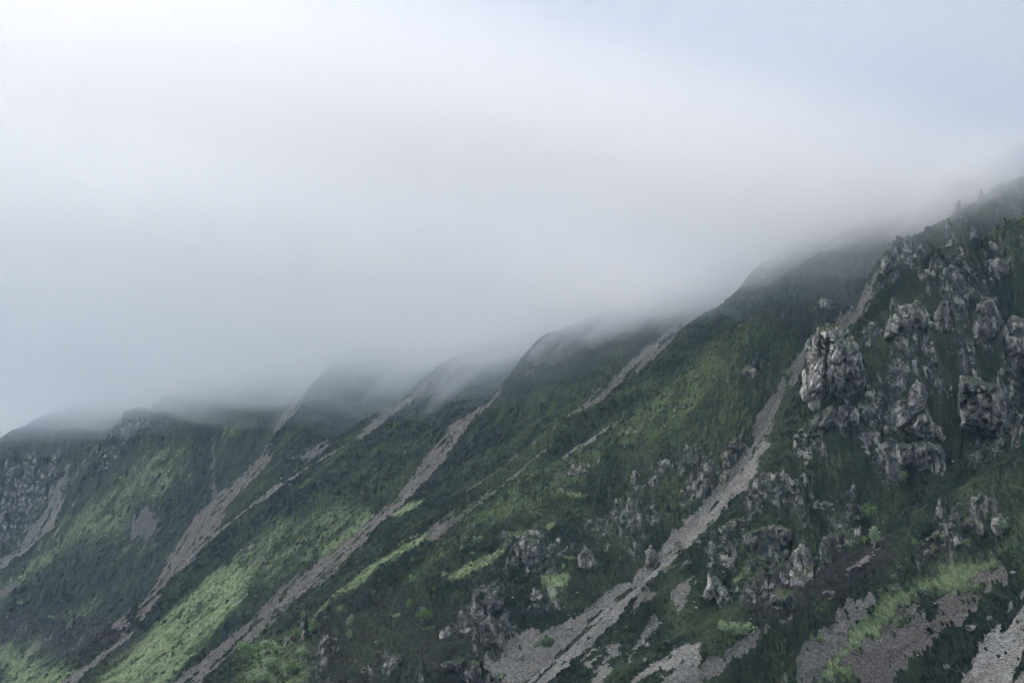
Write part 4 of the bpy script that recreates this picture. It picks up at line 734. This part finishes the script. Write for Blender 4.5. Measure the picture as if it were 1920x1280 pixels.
def tussocks(name, label, cat, N_, pick, colors, size, seed):
    rg = np.random.default_rng(seed); x, y, z, c_ = sample(pick, N_, rg, 1500); n = len(x); r_ = np.hypot(x, y)
    s_ = size * rg.uniform(.6, 1.5, n) * np.clip(r_ / 520, .75, 2.4)
    K = 5; ang = rg.uniform(0, 6.28, n)[:, None] + np.arange(K) * 2 * np.pi / K + rg.normal(size=(n, K)) * .25
    rr_ = s_[:, None] * rg.uniform(.35, .75, (n, K)); bxy = np.stack([x[:, None] + rr_ * np.cos(ang), y[:, None] + rr_ * np.sin(ang)], -1)
    # the rim follows the slope
    gxn = (Hbase(x + 1.5, y) - Hbase(x - 1.5, y)) / 3; gyn = (Hbase(x, y + 1.5) - Hbase(x, y - 1.5)) / 3
    zr = z[:, None] + (bxy[..., 0] - x[:, None]) * gxn[:, None] + (bxy[..., 1] - y[:, None]) * gyn[:, None] - .12 * s_[:, None] + rg.uniform(0, .3, (n, K)) * s_[:, None]
    ap = np.stack([x + rg.normal(size=n) * .12 * s_, y + rg.normal(size=n) * .12 * s_, z + s_ * rg.uniform(.35, .75, n)], -1)
    V = np.concatenate([np.concatenate([bxy, zr[..., None]], -1), ap[:, None, :]], 1).reshape(-1, 3)
    b = np.arange(n)[:, None] * (K + 1); F_ = np.stack([np.stack([b[:, 0] + k, b[:, 0] + (k + 1) % K, b[:, 0] + K], 1) for k in range(K)], 1).reshape(-1, 3)
    mixv = np.clip(fbm(x / 16, y / 16, 3, seed) * .9 + fbm(x / 70, y / 70, 2, seed + 4) * .8 + .27 + rg.normal(size=n) * .2, 0, 1)[:, None]; cA, cB, cH = [np.array(q) for q in colors]
    cc = cA * (1 - mixv) + cB * mixv; hh = (c_['heath'] * (rg.random(n) < .75))[:, None]; cc = cc * (1 - hh) + cH * hh
    gg = np.clip(c_['grass'] * 1.3, 0, 1)[:, None] * (rg.random(n) < .8)[:, None]
    if name == 'heather': cc = cc * (1 - gg) + np.array([.13, .175, .075]) * gg
    if name == 'bracken': cc = cc * (.42 + .58 * np.clip(c_['grass'] / .8, 0, 1) ** 1.5)[:, None]
    cc = np.concatenate([cc, np.ones((n, 1))], 1); cc = np.repeat(cc, K + 1, 0)
    o = mesh_obj(name, V, F_, leafmat(name + '_leaves'), smooth=False, attrs={'tone': cc}); tag(o, label, cat, None, 'stuff'); print(name, n, round(time.time() - T0, 1))
tussocks('heather', 'dark green heather and bilberry tussocks covering the slopes', 'heather', 330000, lambda c, x, y: (1.04 - c['scree'] * 1.3).clip(.02, 1) * (1 - .9 * c['rock']) * (1 - .92 * (c['grass'] > .42)),
         [(.010, .019, .014), (.060, .082, .037), (.050, .034, .042)], 1.15, 5)
rg = np.random.default_rng(77); x, y, z, c_ = sample(lambda c, x, y: np.clip(c['scree'] * .9 + c['rock'] * .16, 0, 1), 150000, rg, 1300); n = len(x); r_ = np.hypot(x, y)
s_ = .27 * np.exp(np.clip(rg.normal(size=n) * .42, -1, .8)) * (1 + .5 * (c_['rock'] > .3)) * np.clip(r_ / 450, .8, 2)
oc = np.array([(1, 0, 0), (0, 1, 0), (-1, 0, 0), (0, -1, 0), (0, 0, 1), (0, 0, -.6)], float)
P6 = oc[None] * s_[:, None, None] * rg.uniform(.6, 1.25, (n, 6, 1)); q_ = rg.uniform(0, 6.28, n); ca, sa = np.cos(q_)[:, None], np.sin(q_)[:, None]
P6 = np.stack([P6[..., 0] * ca - P6[..., 1] * sa + x[:, None], P6[..., 0] * sa + P6[..., 1] * ca + y[:, None], P6[..., 2] * .8 + z[:, None] + .1], -1) + rg.normal(size=(n, 6, 3)) * .1 * s_[:, None, None]
tri = np.array([(0, 1, 4), (1, 2, 4), (2, 3, 4), (3, 0, 4), (1, 0, 5), (2, 1, 5), (3, 2, 5), (0, 3, 5)]); F_ = (np.arange(n)[:, None, None] * 6 + tri[None]).reshape(-1, 3)
v_ = rg.uniform(.55, 1.35, n) * (.36 + .8 * c_['bri']); tone = (np.array([.33, .325, .31]) * (1 - c_['pur'][:, None]) + np.array([.31, .255, .23]) * c_['pur'][:, None]) * v_[:, None]
o = mesh_obj('loose_stones', P6.reshape(-1, 3), F_, leafmat('loose_stone'), smooth=False, attrs={'tone': np.repeat(np.concatenate([tone, np.ones((n, 1))], 1), 6, 0)}); tag(o, 'loose grey stones strewn over the scree runs', 'loose stones', None, 'stuff'); print('stones', n)
tussocks('bracken', 'bright green bracken fronds thick on the grass patches', 'bracken', 90000, lambda c, x, y: (c['grass'] > .25) * (c['grass'] * 1.1).clip(0, 1) * (c['scree'] < .4),
         [(.16, .22, .10), (.34, .42, .22), (.24, .21, .13)], .7, 6)


# ------------------------------------------------------------------ cloud and haze
def volume_mat(name, dens, color, g=.72):
    v = NT(name); p = v.n('ShaderNodeVolumePrincipled'); p.inputs['Density'].default_value = dens
    p.inputs['Color'].default_value = (*color, 1); p.inputs['Anisotropy'].default_value = g
    v.l(p.outputs[0], v.n('ShaderNodeOutputMaterial').inputs['Volume']); return v.m
def slab(name, z0, z1, amp, mat, seed, fine=1.0):
    """a cloud layer: billowing underside, level top"""
    n = 330; xs = np.linspace(-2600, 2400, n); ys = np.linspace(-500, 4200, n); gx, gy = np.meshgrid(xs, ys)
    w = fbm(gx / 420, gy / 420, 3, seed) * 1.0 + fbm(gx / 110, gy / 110, 3, seed + 3) * .45 * fine
    cc = gx * N[0] + gy * N[1]
    tilt = np.interp(cc, CT_C, CT_Z)      # the cloud base lifts down the valley and stays behind the near buttress
    zb = np.minimum(z0 + amp * w + tilt, z1 + tilt - 20)
    zt = z1 + tilt + amp * .6 * fbm(gx / 300, gy / 300, 2, seed + 9)
    B = np.stack([gx.ravel(), gy.ravel(), zb.ravel()], 1); Tp = np.stack([gx.ravel(), gy.ravel(), zt.ravel()], 1)
    I = np.arange(n * n).reshape(n, n)
    fb = np.stack([I[:-1, :-1], I[1:, :-1], I[1:, 1:], I[:-1, 1:]], -1).reshape(-1, 4); ft = fb[:, ::-1] + n * n
    rim = np.concatenate([I[0, :], I[1:, -1], I[-1, ::-1][1:], I[::-1, 0][1:-1]]); r2 = np.roll(rim, -1)
    fs = np.stack([rim, r2, r2 + n * n, rim + n * n], 1)
    return mesh_obj(name, np.concatenate([B, Tp]), np.concatenate([fb, ft, fs]), mat)
LAY = [(158, .0014, 'haze', (.78, .89, 1.0)), (174, .0026, 'haze', (.86, .93, 1.0)), (190, .0044, 'haze', (.95, .97, 1.0)), (206, .0055, 'cloud', (1, .985, .965)), (222, .015, 'cloud', (1, .985, .965))]
for k, (z0, d, nm, cw) in enumerate(LAY):
    o = slab(nm, z0, 272 + k * 3, 15 if k < 3 else 10, volume_mat('%s_%d' % (nm, k), d, cw), 100 + k // 2, 1.7 if k < 3 else 1.0)
    tag(o, 'thin mist fringe under the cloud bank' if nm == 'haze' else 'white cloud bank hiding the mountain tops', nm, 'mist fringe under the cloud' if nm == 'haze' else 'cloud over the mountain', 'stuff')
bxv = np.array([(x, y, z) for z in (-28.5, 440) for x, y in ((-2700, -600), (2500, -600), (2500, 4300), (-2700, 4300))], float)
hz = mesh_obj('haze', bxv, [[0, 3, 2, 1], [4, 5, 6, 7], [0, 1, 5, 4], [1, 2, 6, 5], [2, 3, 7, 6], [3, 0, 4, 7]], volume_mat('haze_air', .00013, (.54, .77, 1.0), .3), smooth=False)
tag(hz, 'faint blue haze in the air of the whole valley', 'haze', kind='stuff')

# torn wisps hanging in the gullies behind each crest
WISP = [(1200, 570, 800, 75, 42, 24, .030), (1330, 510, 770, 60, 40, 20, .020), (1110, 640, 880, 45, 26, 10, .020), (1010, 604, 905, 84, 55, 28, .022), (890, 622, 1080, 100, 70, 34, .018), (700, 610, 1150, 85, 60, 30, .026), (560, 680, 1230, 70, 50, 26, .022),
        (1475, 440, 770, 60, 40, 18, .030), (1655, 440, 650, 40, 26, 13, .022), (1790, 345, 620, 44, 28, 14, .020), (340, 660, 1450, 110, 70, 30, .016), (120, 735, 1620, 120, 80, 30, .018), (1570, 400, 700, 45, 30, 15, .020), (775, 690, 1010, 36, 26, 9, .016), (1410, 560, 730, 22, 14, 6, .018)]
for k, (px, py, yy, ra, rb, rc_, dn) in enumerate(WISP):
    dx, dz = ray(px, py); U, W = np.meshgrid(np.linspace(0, 2 * np.pi, 56, endpoint=False), np.linspace(-.5 * np.pi, .5 * np.pi, 30))
    d = np.stack([np.cos(W) * np.cos(U), np.cos(W) * np.sin(U), np.sin(W)], -1).reshape(-1, 3)
    f = 1 + .55 * n3(d[:, 0] * 1.6 + k * 3.1, d[:, 1] * 1.6, d[:, 2] * 1.6, k) + .3 * n3(d[:, 0] * 4 + k, d[:, 1] * 4, d[:, 2] * 4, k + 5)
    d = d * f[:, None] * np.array([ra, rb, rc_]); ca, sa = math.cos(.62), math.sin(.62)
    V = np.stack([d[:, 0] * ca - d[:, 2] * sa, d[:, 1], d[:, 0] * sa + d[:, 2] * ca], 1)
    I = np.arange(56 * 30).reshape(30, 56); J = np.roll(I, -1, 1); Fw = np.stack([I[:-1], J[:-1], J[1:], I[1:]], -1).reshape(-1, 4)
    o = mesh_obj('mist_wisp', V, Fw, volume_mat('mist_%d' % k, dn, (.97, .98, 1), .6)); o.location = (float(dx) * yy, yy, float(dz) * yy); tag(o, 'torn wisp of mist hanging in a gully below the cloud', 'mist', 'mist wisps in the gullies', 'stuff')

# ------------------------------------------------------------------ light
SUN_AZ = R(-86); SUN_EL = R(44)     # azimuth from +Y towards +X
sd_ = bpy.data.lights.new('sun', 'SUN'); so = bpy.data.objects.new('sun', sd_); col.objects.link(so)
sd_.energy = 4.5; sd_.angle = R(8); sd_.color = (1, .91, .82)
so.rotation_euler = (R(90) - SUN_EL, 0, math.pi - SUN_AZ)   # a sun lamp shines along its -Z
w = bpy.data.worlds.new('World'); sc.world = w; w.use_nodes = True; nt = w.node_tree
sky = nt.nodes.new('ShaderNodeTexSky'); sky.sky_type = 'NISHITA'; sky.sun_disc = False; sky.sun_elevation = SUN_EL; sky.sun_rotation = SUN_AZ
bg = nt.nodes['Background']; bg.inputs[1].default_value = .085; nt.links.new(sky.outputs[0], bg.inputs[0])

cy = sc.cycles
cy.volume_bounces = 9; cy.max_bounces = 11; cy.diffuse_bounces = 2; cy.adaptive_min_samples = 24; cy.use_denoising = True
cy.sample_clamp_indirect = 1.2; cy.use_adaptive_sampling = True; cy.adaptive_threshold = .065
sc.view_settings.view_transform = 'Standard'; sc.view_settings.look = 'None'; sc.view_settings.gamma = 1
sc.view_settings.exposure = 0.98
print('scene built', round(time.time() - T0, 1))
